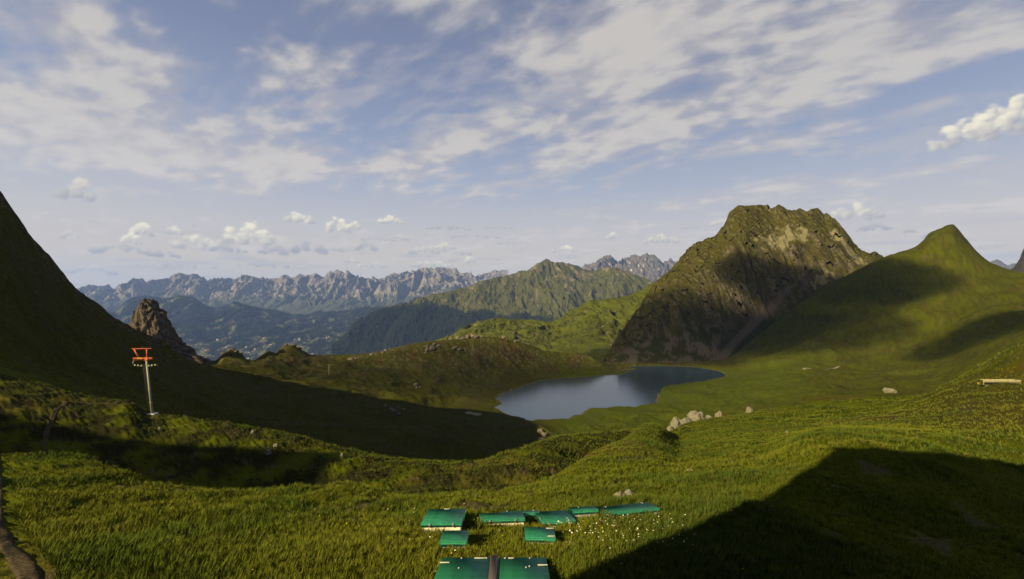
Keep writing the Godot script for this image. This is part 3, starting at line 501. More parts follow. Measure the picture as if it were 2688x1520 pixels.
func ground_paint(p: Vector3, n: Vector3, v: float, az: float) -> Color:
	var a: float = (noise.patch as FastNoiseLite).get_noise_2d(p.x, p.z)
	var b: float = (noise.patch_wide as FastNoiseLite).get_noise_2d(p.x, p.z)
	var e: float = (noise.speck as FastNoiseLite).get_noise_3d(p.x, p.y, p.z)
	var fresh := Color(0.088, 0.108, 0.006)
	var deep := Color(0.046, 0.066, 0.006)
	var dry := Color(0.105, 0.092, 0.018)
	var rust := Color(0.060, 0.042, 0.012)
	var c := mixc(fresh, deep, smoothstep(-0.15, 0.35, a))
	c = mixc(c, dry, smoothstep(0.05, 0.5, b) * 0.8)
	if v < 7.0:
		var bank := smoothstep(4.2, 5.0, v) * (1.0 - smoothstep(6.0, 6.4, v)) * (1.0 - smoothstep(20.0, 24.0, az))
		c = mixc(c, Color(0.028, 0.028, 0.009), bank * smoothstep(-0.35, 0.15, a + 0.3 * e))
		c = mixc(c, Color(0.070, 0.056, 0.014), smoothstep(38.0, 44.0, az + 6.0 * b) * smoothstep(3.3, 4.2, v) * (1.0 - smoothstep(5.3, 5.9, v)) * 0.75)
		c = mixc(c, Color(0.11, 0.088, 0.048), smoothstep(0.42, 0.52, e + 0.25 * b) * 0.7)
	else:
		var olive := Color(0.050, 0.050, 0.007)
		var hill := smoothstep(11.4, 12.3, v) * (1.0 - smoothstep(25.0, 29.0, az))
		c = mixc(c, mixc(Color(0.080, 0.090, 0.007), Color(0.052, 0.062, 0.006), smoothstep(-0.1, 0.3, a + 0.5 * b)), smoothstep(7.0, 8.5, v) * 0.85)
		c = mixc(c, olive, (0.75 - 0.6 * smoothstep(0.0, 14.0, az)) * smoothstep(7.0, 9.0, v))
		c = mixc(c, rust, smoothstep(-0.05, 0.4, b + 0.3 * a) * 0.75 * (0.4 + 0.6 * hill))
		c = mixc(c, Color(0.16, 0.135, 0.10), smoothstep(0.42, 0.55, e + 0.25 * (1.0 - n.y) + 0.18 * hill) * (0.25 + 0.4 * hill))
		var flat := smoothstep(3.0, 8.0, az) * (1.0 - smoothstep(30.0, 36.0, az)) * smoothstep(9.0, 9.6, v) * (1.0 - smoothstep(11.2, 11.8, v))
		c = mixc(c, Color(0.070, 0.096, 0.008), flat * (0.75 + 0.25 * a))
		if v < 12.9 and v > 9.5 and p.y < WATER + 0.3:
			c = Color(0.11, 0.10, 0.065)
	return c


# ------------------------------------------------------------------ sky
func sky_gradient(el: float) -> Vector3:
	var keys := [[-90.0, 0.60, 0.555, 0.50], [0.0, 0.66, 0.60, 0.52], [5.0, 0.655, 0.60, 0.525], [9.0, 0.565, 0.555, 0.565], [14.0, 0.405, 0.455, 0.56], [20.0, 0.285, 0.345, 0.495], [28.0, 0.205, 0.248, 0.385], [42.0, 0.145, 0.175, 0.275], [90.0, 0.14, 0.16, 0.25]]
	for i in keys.size() - 1:
		if el <= keys[i + 1][0]:
			var t: float = (el - keys[i][0]) / (keys[i + 1][0] - keys[i][0])
			t = clampf(t, 0.0, 1.0)
			return Vector3(lerpf(keys[i][1], keys[i + 1][1], t), lerpf(keys[i][2], keys[i + 1][2], t), lerpf(keys[i][3], keys[i + 1][3], t))
	return Vector3(0.2, 0.25, 0.4)


func sky_colour(az: float, el: float) -> Vector3:
	var c := sky_gradient(el)
	var a := deg_to_rad(az)
	var e := deg_to_rad(maxf(el, 0.0))
	var k := cos(e) / (sin(e) + 0.16)
	var x := sin(a) * k
	var z := -cos(a) * k
	# streaks run along one wind direction
	var w := deg_to_rad(-58.0)
	var along := x * sin(w) - z * cos(w)
	var across := x * cos(w) + z * sin(w)
	var wide: FastNoiseLite = noise.cloud_wide
	var f: FastNoiseLite = noise.cloud
	var warp := wide.get_noise_2d(x * 70.0, z * 70.0)
	var n1 := f.get_noise_2d(along * 70.0 + warp * 40.0, across * 230.0 + warp * 34.0)
	var n2 := f.get_noise_2d(x * 380.0 + 400.0, z * 380.0)
	var cover := 0.12 + 0.5 * wide.get_noise_2d(x * 14.0 + 900.0, z * 14.0) * (1.0 - 0.85 * exp(-pow(az / 60.0, 4.0)))
	for m in CLOUD_MASSES:
		var dx: float = az - m[0]
		var dy: float = el - m[1]
		if absf(dx) > 40.0 or absf(dy) > 25.0:
			continue
		var r: float = deg_to_rad(m[4])
		var u: float = (dx * cos(r) + dy * sin(r)) / m[2]
		var q: float = (-dx * sin(r) + dy * cos(r)) / m[3]
		cover += 0.9 * m[5] * exp(-1.1 * (u * u + q * q))
	var n3 := f.get_noise_2d(along * 520.0 + warp * 60.0, across * 900.0 - 700.0)
	var dens := 0.80 * cover + 0.74 * n1 + 0.42 * n2 + 0.42 * n3 + 0.10
	var t := smoothstep(-0.05, 1.05, dens)
	var thick := smoothstep(0.35, 1.05, dens)
	c = c.lerp(Vector3(0.52, 0.50, 0.51), 0.42 * smoothstep(-0.25, 0.45, n1 + 0.5 * n3) * smoothstep(6.0, 16.0, el))
	var low := 1.0 - smoothstep(4.0, 24.0, el)
	var tint := Vector3(0.45, 0.43, 0.445).lerp(Vector3(0.66, 0.615, 0.60), low)
	var lit := Vector3(0.64, 0.605, 0.55).lerp(Vector3(0.72, 0.67, 0.63), low)
	tint = tint.lerp(lit, clampf(0.15 + 0.55 * thick + 0.95 * n2 + 0.75 * n3 + 0.4 * n1, 0.0, 1.0))
	c = c.lerp(tint, t * 0.80)
	# thin bars of cloud low over the horizon
	if el < 9.0:
		var bar := f.get_noise_2d(az * 7.0, el * 75.0)
		var on := smoothstep(0.16, 0.42, bar) * smoothstep(0.3, 1.5, el) * (1.0 - smoothstep(5.5, 9.0, el))
		c = c.lerp(Vector3(0.50, 0.49, 0.52), on * 0.5)
	return c


func stamp_cumulus(data: PackedFloat32Array, w: int, h: int, az: float, el: float, wide: float, tall: float, light: float, seed_: int) -> void:
	var rng := RandomNumberGenerator.new()
	rng.seed = seed_
	var puffs := []
	var count := clampi(int(wide / tall * 5.0) + 5, 6, 26)
	for i in count:
		var u := rng.randf_range(-0.5, 0.5)
		var top := tall * (1.0 - 3.2 * u * u) * rng.randf_range(0.55, 1.0)
		var r := maxf(tall * rng.randf_range(0.20, 0.38), 0.12)
		puffs.append([u * (wide - 1.2 * r), maxf(top - r, r * 0.35), r])
	var f: FastNoiseLite = noise.puff
	var x0 := int((az - wide * 0.75) / 360.0 * w)
	var x1 := int((az + wide * 0.75) / 360.0 * w)
	var y0 := int((90.0 - el - tall * 1.5) / 180.0 * h)
	var y1 := int((90.0 - el + tall * 0.4) / 180.0 * h)
	for py in range(maxi(y0, 0), mini(y1, h / 2)):
		for px in range(x0, x1 + 1):
			var ax := (px + 0.5) / w * 360.0 - az
			var ey := 90.0 - (py + 0.5) / h * 180.0 - el
			var n := f.get_noise_2d((ax + az) * 13.0, (ey + el) * 18.0)
			var best := -1.0
			var nx := 0.0
			var ny := 0.0
			for p in puffs:
				var dx: float = (ax - p[0]) / p[2]
				var dy: float = (ey - p[1]) / p[2] * 1.15
				var s := 1.0 - sqrt(dx * dx + dy * dy) + n * 0.75
				if s > best:
					best = s
					nx = dx
					ny = dy
			var foot := smoothstep(-0.16 * tall, 0.06 * tall, ey + n * 0.12 * tall)
			var alpha := smoothstep(-0.05, 0.62, best) * foot
			if alpha <= 0.0:
				continue
			var up := clampf(ey / tall, 0.0, 1.0)
			var lit := clampf((0.42 - 0.32 * nx + 0.30 * ny + 0.55 * up - 0.12) * 1.15 + n * 0.35, 0.0, 1.0) * light
			var c := Vector3(0.33, 0.34, 0.41).lerp(Vector3(0.47, 0.46, 0.48), up).lerp(Vector3(0.97, 0.90, 0.69), lit)
			alpha *= 0.93
			var q := (py * w + posmod(px, w)) * 3
			for k in 3:
				data[q + k] = lerpf(data[q + k], c[k], alpha)


func make_sky() -> ImageTexture:
	var w := 4096
	var h := 2048
	var rows := []
	rows.resize(h / 2)
	in_parallel(func(j: int) -> void:
		var line := PackedFloat32Array()
		line.resize(w * 3)
		var el := 90.0 - (j + 0.5) / h * 180.0
		var step := 4 if el > 42.0 else 2
		var i := 0
		while i < w:
			var az := (i + 0.5) / w * 360.0
			az -= 360.0 if az > 180.0 else 0.0
			var fine := absf(az) < 55.0 and el < 42.0
			var s := 1 if fine else step
			var c := sky_colour(az, el)
			for q in s:
				if i + q < w:
					line[(i + q) * 3] = c.x
					line[(i + q) * 3 + 1] = c.y
					line[(i + q) * 3 + 2] = c.z
			i += s
		rows[j] = line, h / 2)
	var data := PackedFloat32Array()
	for r in rows:
		data.append_array(r)
	data.resize(w * h * 3)
	var g := sky_gradient(0.0)
	for i in CUMULUS.size():
		var q: Array = CUMULUS[i]
		stamp_cumulus(data, w, h, q[0], q[1], q[2], q[3], q[4], 31 + i)
	var rng := RandomNumberGenerator.new()
	rng.seed = 7
	for i in 70:
		var az := rng.randf_range(58.0, 302.0)
		az = az - 360.0 if az > 180.0 else az
		var el := rng.randf_range(2.0, 9.0)
		stamp_cumulus(data, w, h, az, el, rng.randf_range(2.0, 7.0), rng.randf_range(0.5, 1.8), rng.randf_range(0.2, 1.0), 300 + i)
	var flat := PackedFloat32Array()
	for i in w:
		flat.append_array([g.x, g.y, g.z])
	var half := data.slice(0, w * (h / 2) * 3)
	for j in h / 2:
		half.append_array(flat)
	var im := Image.create_from_data(w, h, false, Image.FORMAT_RGBF, half.to_byte_array())
	im.convert(Image.FORMAT_RGBH)
	return ImageTexture.create_from_image(im)


# ------------------------------------------------------------------ shapes
func st() -> SurfaceTool:
	var s := SurfaceTool.new()
	s.begin(Mesh.PRIMITIVE_TRIANGLES)
	return s


func quad(s: SurfaceTool, a: Vector3, b: Vector3, c: Vector3, d: Vector3) -> void:
	for p in [a, b, c, a, c, d]:
		s.add_vertex(p)


# a box with its edges cut off by e
func box(s: SurfaceTool, t: Transform3D, size: Vector3, e := 0.01) -> void:
	var h := size * 0.5
	e = minf(e, minf(h.x, minf(h.y, h.z)) * 0.6)
	var faces := [[Vector3.RIGHT, Vector3.UP, Vector3.BACK], [Vector3.LEFT, Vector3.BACK, Vector3.UP], [Vector3.UP, Vector3.BACK, Vector3.RIGHT], [Vector3.DOWN, Vector3.RIGHT, Vector3.BACK], [Vector3.BACK, Vector3.RIGHT, Vector3.UP], [Vector3.FORWARD, Vector3.UP, Vector3.RIGHT]]
	for f in faces:
		var o: Vector3 = f[0] * h
		var u: Vector3 = f[1] * (h - Vector3.ONE * e)
		var v: Vector3 = f[2] * (h - Vector3.ONE * e)
		quad(s, t * (o - u - v), t * (o - u + v), t * (o + u + v), t * (o + u - v))
	for ax in 3:
		var a1 := (ax + 1) % 3
		var a2 := (ax + 2) % 3
		for s1 in [-1.0, 1.0]:
			for s2 in [-1.0, 1.0]:
				var p := Vector3.ZERO
				var q := Vector3.ZERO
				p[a1] = s1 * h[a1]
				p[a2] = s2 * (h[a2] - e)
				q[a1] = s1 * (h[a1] - e)
				q[a2] = s2 * h[a2]
				var l := Vector3.ZERO
				l[ax] = h[ax] - e
				quad(s, t * (p - l), t * (p + l), t * (q + l), t * (q - l))
	for sx in [-1.0, 1.0]:
		for sy in [-1.0, 1.0]:
			for sz in [-1.0, 1.0]:
				s.add_vertex(t * Vector3(sx * h.x, sy * (h.y - e), sz * (h.z - e)))
				s.add_vertex(t * Vector3(sx * (h.x - e), sy * h.y, sz * (h.z - e)))
				s.add_vertex(t * Vector3(sx * (h.x - e), sy * (h.y - e), sz * h.z))


func tube(s: SurfaceTool, a: Vector3, b: Vector3, ra: float, rb: float, sides := 10) -> void:
	var dir := (b - a).normalized()
	var u := dir.cross(Vector3(0.3, 0.9, 0.2)).normalized()
	var v := dir.cross(u)
	for i in sides:
		var p := TAU * i / sides
		var q := TAU * (i + 1) / sides
		var e0 := u * cos(p) + v * sin(p)
		var e1 := u * cos(q) + v * sin(q)
		quad(s, a + e0 * ra, b + e0 * rb, b + e1 * rb, a + e1 * ra)
		s.add_vertex(a)
		s.add_vertex(a + e0 * ra)
		s.add_vertex(a + e1 * ra)
		s.add_vertex(b)
		s.add_vertex(b + e1 * rb)
		s.add_vertex(b + e0 * rb)


func done(s: SurfaceTool) -> ArrayMesh:
	s.generate_normals()
	return s.commit()


func box_mesh(size: Vector3, e := 0.01, at := Vector3.ZERO) -> ArrayMesh:
	var s := st()
	box(s, Transform3D(Basis(), at), size, e)
	return done(s)


# an angular boulder, standing on y = 0 with a little of it sunk into the ground
func rock_mesh(size: Vector3, seed_: int, level := 3, sharp := 0.5) -> ArrayMesh:
	var rng := RandomNumberGenerator.new()
	rng.seed = seed_
	var f := FastNoiseLite.new()
	f.seed = seed_
	f.frequency = 0.55
	f.fractal_octaves = 4
	var cuts := []
	for i in 9:
		var d := Vector3(rng.randfn(), rng.randfn() * 0.7 + 0.15, rng.randfn()).normalized()
		cuts.append([d, rng.randf_range(0.55, 0.85)])
	var ph := (1.0 + sqrt(5.0)) / 2.0
	var vs := [Vector3(-1, ph, 0), Vector3(1, ph, 0), Vector3(-1, -ph, 0), Vector3(1, -ph, 0), Vector3(0, -1, ph), Vector3(0, 1, ph), Vector3(0, -1, -ph), Vector3(0, 1, -ph), Vector3(ph, 0, -1), Vector3(ph, 0, 1), Vector3(-ph, 0, -1), Vector3(-ph, 0, 1)]
	var fs := [[0, 11, 5], [0, 5, 1], [0, 1, 7], [0, 7, 10], [0, 10, 11], [1, 5, 9], [5, 11, 4], [11, 10, 2], [10, 7, 6], [7, 1, 8], [3, 9, 4], [3, 4, 2], [3, 2, 6], [3, 6, 8], [3, 8, 9], [4, 9, 5], [2, 4, 11], [6, 2, 10], [8, 6, 7], [9, 8, 1]]
	var tris := []
	for t in fs:
		tris.append([vs[t[0]].normalized(), vs[t[1]].normalized(), vs[t[2]].normalized()])
	for l in level:
		var next := []
		for t in tris:
			var a: Vector3 = ((t[0] + t[1]) * 0.5).normalized()
			var b: Vector3 = ((t[1] + t[2]) * 0.5).normalized()
			var c: Vector3 = ((t[2] + t[0]) * 0.5).normalized()
			next.append_array([[t[0], a, c], [a, t[1], b], [c, b, t[2]], [a, b, c]])
		tris = next
	var s := st()
	s.set_smooth_group(-1)
	for t in tris:
		for p in t:
			var r := 1.0
			for c in cuts:
				var k: float = p.dot(c[0])
				if k > 0.05:
					r = minf(r, lerpf(1.0, c[1] / k, sharp))
			r += f.get_noise_3d(p.x * 2.2, p.y * 2.2, p.z * 2.2) * 0.30 + f.get_noise_3d(p.x * 9.0, p.y * 9.0, p.z * 9.0) * 0.07
			s.add_vertex(Vector3(p.x, p.y * 0.62 + 0.38, p.z) * r * size * Vector3(0.5, 1.0, 0.5))
	return done(s)


func pines(rng: RandomNumberGenerator) -> ArrayMesh:
	var s := st()
	for k in 3:
		var y0 := 0.08 + k * 0.27
		var y1 := y0 + 0.44 - k * 0.03
		var r := 0.21 - k * 0.055
		for i in 7:
			var a := TAU * i / 7.0
			var b := TAU * (i + 1) / 7.0
			var ra := r * rng.randf_range(0.75, 1.15)
			s.add_vertex(Vector3(0, y1, 0))
			s.add_vertex(Vector3(cos(a) * ra, y0, sin(a) * ra))
			s.add_vertex(Vector3(cos(b) * r, y0 + 0.02, sin(b) * r))
	return done(s)


func tuft(rng: RandomNumberGenerator, blades: int, lean: float, wide: float) -> ArrayMesh:
	var s := st()
	for i in blades:
		var a := rng.randf() * TAU
		var root := Vector3(cos(a), 0, sin(a)) * rng.randf() * 0.32
		var out := Vector3(cos(a + rng.randf_range(-0.8, 0.8)), 0, sin(a + rng.randf_range(-0.8, 0.8)))
		var h := rng.randf_range(0.45, 1.0)
		var side := Vector3(-out.z, 0, out.x) * wide * rng.randf_range(0.7, 1.3)
		var mid := root + Vector3(0, h * 0.6, 0) + out * lean * 0.35 * h
		var tip := root + Vector3(0, h, 0) + out * lean * h
		quad(s, root - side, mid - side * 0.8, mid + side * 0.8, root + side)
		s.add_vertex(mid - side * 0.8)
		s.add_vertex(tip)
		s.add_vertex(mid + side * 0.8)
	return done(s)


func shrub(rng: RandomNumberGenerator) -> ArrayMesh:
	var s := st()
	for i in 90:
		var d := Vector3(rng.randfn(), absf(rng.randfn()) * 0.75 + 0.05, rng.randfn()).normalized()
		var c := d * Vector3(0.5, 0.42, 0.5) * rng.randf_range(0.55, 1.0)
		var n := (d + Vector3(rng.randfn(), rng.randfn(), rng.randfn()) * 0.5).normalized()
		var u := n.cross(Vector3(0.2, 1.0, 0.1)).normalized() * rng.randf_range(0.06, 0.12)
		var v := n.cross(u) * rng.randf_range(0.9, 1.6)
		s.add_vertex(c - u)
		s.add_vertex(c + v)
		s.add_vertex(c + u)
		s.add_vertex(c + u)
		s.add_vertex(c - v)
		s.add_vertex(c - u)
	return done(s)


# a strip of trodden earth draped over the ground along points (x, z), of changing width
func trail(points: Array, widths: Array, lift: float) -> ArrayMesh:
	var curve := Curve3D.new()
	for i in points.size():
		var q: Vector2 = points[i]
		var before: Vector2 = points[maxi(i - 1, 0)]
		var after: Vector2 = points[mini(i + 1, points.size() - 1)]
		var t := (after - before) * 0.17
		curve.add_point(Vector3(q.x, widths[i], q.y), Vector3(-t.x, 0, -t.y), Vector3(t.x, 0, t.y))
	var n := int(curve.get_baked_length() / 0.35)
	var s := st()
	var last := []
	for i in n + 1:
		var o := curve.get_baked_length() * i / n
		var p := curve.sample_baked(o)
		var q := curve.sample_baked(minf(o + 0.3, curve.get_baked_length())) - curve.sample_baked(maxf(o - 0.3, 0.0))
		var side := Vector2(-q.z, q.x).normalized()
		var row := []
		for k in 7:
			var u := (k / 3.0 - 1.0) * p.y * 0.5 * (1.0 + 0.5 * (noise.speck as FastNoiseLite).get_noise_2d(p.x * 3.0 + k * 7.0, p.z * 3.0))
			var g := ground_at(p.x + side.x * u, p.z + side.y * u)
			row.append(g + Vector3(0, lift * (1.0 if k > 0 and k < 6 else -3.0), 0))
		if last:
			for k in 6:
				quad(s, last[k], row[k], row[k + 1], last[k + 1])
		last = row
	return done(s)


# ------------------------------------------------------------------ scene
func _ready() -> void:
	var t0 := Time.get_ticks_msec()
	# camera
	var cam := Camera3D.new()
	cam.name = "camera"
	cam.position = EYE
	cam.rotation_degrees = Vector3(1.469, 0, 0)
	cam.fov = 66.0
	cam.near = 0.1
	cam.far = 80000.0
	add_child(cam)
	# sky, air and exposure
	fn("cloud", 100.0, 11, 6)
	fn("cloud_wide", 60.0, 5, 3)
	fn("puff", 20.0, 21, 4)
	var exposure := 2.3
	var env := Environment.new()
	env.background_mode = Environment.BG_SKY
	env.tonemap_mode = Environment.TONE_MAPPER_LINEAR
	env.tonemap_exposure = exposure
	env.background_energy_multiplier = 1.0 / exposure
	var pano := PanoramaSkyMaterial.new()
	pano.panorama = make_sky()
	env.sky = Sky.new()
	env.sky.sky_material = pano
	env.fog_enabled = true
	env.fog_density = 0.000027
	env.fog_light_color = Color(0.56, 0.70, 1.0)
	env.volumetric_fog_enabled = true
	env.volumetric_fog_density = 0.0
	env.sdfgi_enabled = true
	env.ssao_enabled = true
	env.ssil_enabled = true
	var we := WorldEnvironment.new()
	we.name = "surroundings"
	we.environment = env
	add_child(we)
	# evening sun, behind the viewer and to the left
	var sun_bearing := deg_to_rad(-130.0)
	var sun_height := deg_to_rad(26.0)
	sun_dir = Vector3(sin(sun_bearing) * cos(sun_height), sin(sun_height), -cos(sun_bearing) * cos(sun_height))
	var sun := DirectionalLight3D.new()
	sun.name = "sun"
	sun.light_energy = 1.6
	sun.light_color = Color(1.0, 0.90, 0.68)
	sun.light_angular_distance = 0.53
	sun.shadow_enabled = true
	add_child(sun)
	sun.look_at_from_position(sun_dir * 100.0, Vector3.ZERO)
	print("sky ", Time.get_ticks_msec() - t0)
	build_land()
	print("land ", Time.get_ticks_msec() - t0)
	build_far_land()
	print("far ", Time.get_ticks_msec() - t0)
	build_clouds()
	build_hut()
	build_pylons()
	build_hatches()
	build_trough()
	build_rocks()
	build_paths()
	print("things ", Time.get_ticks_msec() - t0)
	build_plants()
	print("plants ", Time.get_ticks_msec() - t0)


func build_land() -> void:
	fn("hummock", 3.2, 3, 4)
	fn("rib", 1.0, 41, 3, true)
	fn("tussock", 0.7, 4, 2)
	fn("knolls", 70.0, 8, 4)
	fn("fold", 95.0, 18, 3, true)
	fn("tufts", 9.0, 9, 3)
	fn("patch", 7.0, 12, 4)
	fn("patch_wide", 34.0, 13, 3)
	fn("speck", 2.6, 14, 3)
	ground = Loft.new(GROUND_SURVEY)
	for i in LAKE_SHORE.size() / 2:
		shore.append(Vector2(LAKE_SHORE[2 * i], LAKE_SHORE[2 * i + 1]))
	var b := PackedFloat64Array()
	b.append_array(spread(-180.0, -57.0, 60))
	b.append_array(spread(-56.0, 56.0, 860))
	b.append_array(spread(57.0, 180.0, 60))
	var steps := [3, 24, 28, 34, 30, 34, 10, 12, 24, 30, 30, 26, 30, 8]
	var g := survey_grid(ground, b, steps, ground_shape, ground_paint)
	var rows := [0]
	for k in steps:
		rows.append(rows[-1] + k)
	var at := func(deg: float) -> int: return clampi(b.bsearch(deg), 0, b.size() - 1)
	var meadow := earth(0.9, 0.55, 0.02, 50)
	var slope := earth(14.0, 0.6, 0.25, 54)
	var all := b.size() - 1
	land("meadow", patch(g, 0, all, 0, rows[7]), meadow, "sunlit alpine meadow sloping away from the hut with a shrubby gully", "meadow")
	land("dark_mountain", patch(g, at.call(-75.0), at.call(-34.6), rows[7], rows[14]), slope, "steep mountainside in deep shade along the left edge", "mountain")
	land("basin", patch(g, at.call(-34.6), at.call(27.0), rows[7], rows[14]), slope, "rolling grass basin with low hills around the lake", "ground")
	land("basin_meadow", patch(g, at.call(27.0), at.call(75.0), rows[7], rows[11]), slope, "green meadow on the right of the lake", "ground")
	land("grassy_mountain", patch(g, at.call(27.0), at.call(75.0), rows[11], rows[14]), slope, "pointed grassy mountain on the right partly under cloud shadow", "mountain")
	# the lake
	var s := st()
	var lo := Vector2(1e9, 1e9)
	var hi := -lo
	for p in shore:
		lo = lo.min(p)
		hi = hi.max(p)
	lo -= Vector2(12, 12)
	hi += Vector2(12, 12)
	quad(s, Vector3(lo.x, WATER, lo.y), Vector3(hi.x, WATER, lo.y), Vector3(hi.x, WATER, hi.y), Vector3(lo.x, WATER, hi.y))
	var water := plain(Color(0.014, 0.030, 0.048), 0.14, 0.5)
	water.normal_enabled = true
	var waves := NoiseTexture2D.new()
	waves.width = 512
	waves.height = 512
	waves.seamless = true
	waves.as_normal_map = true
	waves.bump_strength = 2.5
	var f := FastNoiseLite.new()
	f.frequency = 0.02
	f.fractal_octaves = 4
	waves.noise = f
	water.normal_texture = waves
	water.normal_scale = 0.3
	water.uv1_triplanar = true
	water.uv1_world_triplanar = true
	water.uv1_scale = Vector3(0.05, 0.05, 0.12)
	land("lake", done(s), water, "blue grey mountain lake in the grass basin", "lake")


func crag(p: Vector3, amount: float, size: float, kind: String, upright := 0.42) -> Vector3:
	# push rock out and in along the line away from the valley, in ribs that stand upright
	var r: FastNoiseLite = noise[kind]
	var k := r.get_noise_3d(p.x / size, p.y / size * upright, p.z / size)
	var q := r.get_noise_3d(p.x / size * 3.1 + 50.0, p.y / size * 3.1 * upright, p.z / size * 3.1)
	var out := Vector3(-p.x, 0, -p.z).normalized()
	return p + (out * 0.8 + Vector3.UP * 0.6) * (k * amount + q * amount * 0.42)


# ridges and gullies that run down the slope: narrow across it, long along it
func furrow(p: Vector3, size: float, amount: float, length := 3.2) -> Vector3:
	var d := Vector2(p.x, p.z).length()
	var across := atan2(p.x, -p.z) * d
	var w: float = (noise.field as FastNoiseLite).get_noise_2d(across / size / 2.0, d / size / 2.0 + 30.0)
	var r: FastNoiseLite = noise.rib
	return p + Vector3(0, amount * r.get_noise_2d(across / size + w * 0.9, d / size / length + w * 0.5), 0)


func hump(v: float, from: float, to: float) -> float:
	return sin(PI * clampf((v - from) / (to - from), 0.0, 1.0))


func blocks(p: Vector3, wide: float, tall: float, amount: float) -> Vector3:
	var c: FastNoiseLite = noise.block
	var w: float = (noise.rib_fine as FastNoiseLite).get_noise_3d(p.x / wide, p.y / tall, p.z / wide) * 0.35
	return p + (Vector3(-p.x, 0, -p.z).normalized() + Vector3.UP * 0.5) * amount * c.get_noise_3d(p.x / wide + w, p.y / tall + w, p.z / wide - w)


func build_far_land() -> void:
	var cells := fn("block", 1.0, 44, 1)
	cells.noise_type = FastNoiseLite.TYPE_CELLULAR
	cells.cellular_return_type = FastNoiseLite.RETURN_CELL_VALUE
	cells.cellular_jitter = 1.0
	fn("rib_fine", 1.0, 42, 4)
	fn("field", 1.0, 43, 4)
	var rock := earth(9.0, 0.45, 0.5, 60)
	var wild := earth(40.0, 0.55, 0.0, 64)
	var remote := earth(260.0, 0.6, 0.0, 66)
	# the rocky peak
	var loft := Loft.new(PEAK_SURVEY)
	var g := survey_grid(loft, spread(11.6, 40.9, 560), [14, 60, 60, 60, 60, 10],
		func(p: Vector3, v: float, _d: float) -> Vector3:
			var up := smoothstep(0.7, 1.5, v)
			var q := furrow(p, 130.0, 16.0 * up * (1.0 - 0.6 * smoothstep(4.4, 5.0, v)), 2.6)
			q = crag(q, 7.0 * up, 110.0, "rib", 0.30)
			q = blocks(q, 22.0, 48.0, 1.9 * up)
			q = blocks(q, 7.0, 11.0, 0.8 * up)
			q = crag(q, 0.8 * up + 0.5, 9.0, "rib_fine", 0.6)
			q.y += (1.0 - absf(v - 5.0)) * 5.0 * (noise.rib as FastNoiseLite).get_noise_2d(p.x / 22.0, p.z / 22.0) if absf(v - 5.0) < 1.0 else 0.0
			return q,
		func(p: Vector3, n: Vector3, v: float, az: float) -> Color:
			var e: float = (noise.field as FastNoiseLite).get_noise_3d(p.x / 26.0, p.y / 30.0, p.z / 26.0)
			var fine: float = (noise.rib_fine as FastNoiseLite).get_noise_3d(p.x / 7.0, p.y / 16.0, p.z / 7.0)
			var c := mixc(Color(0.092, 0.082, 0.060), Color(0.165, 0.150, 0.112), clampf(0.5 + 0.9 * (noise.block as FastNoiseLite).get_noise_3d(p.x / 12.0, p.y / 24.0, p.z / 12.0) + 0.4 * fine, 0.0, 1.0))
			c = mixc(c, Color(0.055, 0.042, 0.030), smoothstep(0.15, 0.4, -fine))
			c = mixc(c, mixc(Color(0.085, 0.078, 0.030), Color(0.185, 0.175, 0.080), smoothstep(-0.25, 0.4, fine)), smoothstep(2.6, 3.6, v + 1.2 * e) * 0.8)
			var turf := smoothstep(0.31, 0.45, n.y + 0.40 * e + 0.06 * fine) * smoothstep(0.9, 1.3, v)
			c = mixc(c, Color(0.078, 0.076, 0.015), turf * 0.9)
			c = mixc(c, Color(0.050, 0.055, 0.013), 1.0 - smoothstep(0.9, 1.25, v + 0.3 * e))
			var slide := exp(-pow((az - 29.5 - 5.0 * (v - 1.2)) / 0.9, 2.0)) * (1.0 - smoothstep(1.6, 1.9, v))
			var scree := (1.0 - smoothstep(1.0, 1.3, v)) * smoothstep(0.02, 0.16, e + 0.25 * fine) * (1.0 - smoothstep(24.0, 27.0, az))
			c = mixc(c, Color(0.140, 0.118, 0.090), maxf(scree, smoothstep(0.3, 0.6, slide)))
			var bowl := exp(-pow((az - 31.6) / 2.6, 2.0) - pow((v - 3.35) / 0.32, 2.0)) + exp(-pow((az - 37.3 + 1.6 * (v - 3.0)) / 0.7, 2.0)) * smoothstep(2.0, 2.4, v) * (1.0 - smoothstep(3.7, 4.1, v)) * 0.9 + exp(-pow((az - 35.2) / 1.2, 2.0) - pow((v - 1.45) / 0.35, 2.0)) * 0.8
			var field := smoothstep(0.30, 0.42, 0.45 * e + 0.12 * fine + 0.70 * bowl + 0.04 * smoothstep(3.0, 4.0, v))
			return mixc(c, Color(0.26, 0.245, 0.135), field * 0.92))
	land("rocky_mountain", patch(g, 0, 559, 0, 264), rock, "broad rocky mountain with a craggy flat top behind the lake", "mountain")
	# green spur behind it
	loft = Loft.new(SPUR_SURVEY)
	g = survey_grid(loft, spread(-10.5, 21.0, 420), [4, 40, 50, 40, 6],
		func(p: Vector3, v: float, _d: float) -> Vector3:
			return crag(furrow(furrow(p, 160.0, 22.0 * hump(v, 1.2, 4.3)), 48.0, 6.0 * hump(v, 1.2, 4.2)), 1.4, 16.0, "rib_fine"),
		func(p: Vector3, n: Vector3, v: float, _az: float) -> Color:
			var e: float = (noise.field as FastNoiseLite).get_noise_3d(p.x / 60.0, p.y / 60.0, p.z / 60.0)
			var fine: float = (noise.rib_fine as FastNoiseLite).get_noise_3d(p.x / 14.0, p.y / 22.0, p.z / 14.0)
			var c := mixc(Color(0.085, 0.100, 0.014), Color(0.055, 0.064, 0.012), smoothstep(-0.1, 0.35, e + 0.3 * fine))
			return mixc(c, Color(0.16, 0.15, 0.09), smoothstep(0.42, 0.6, 0.6 * fine + 0.7 * e + 0.2 * (1.0 - n.y))))
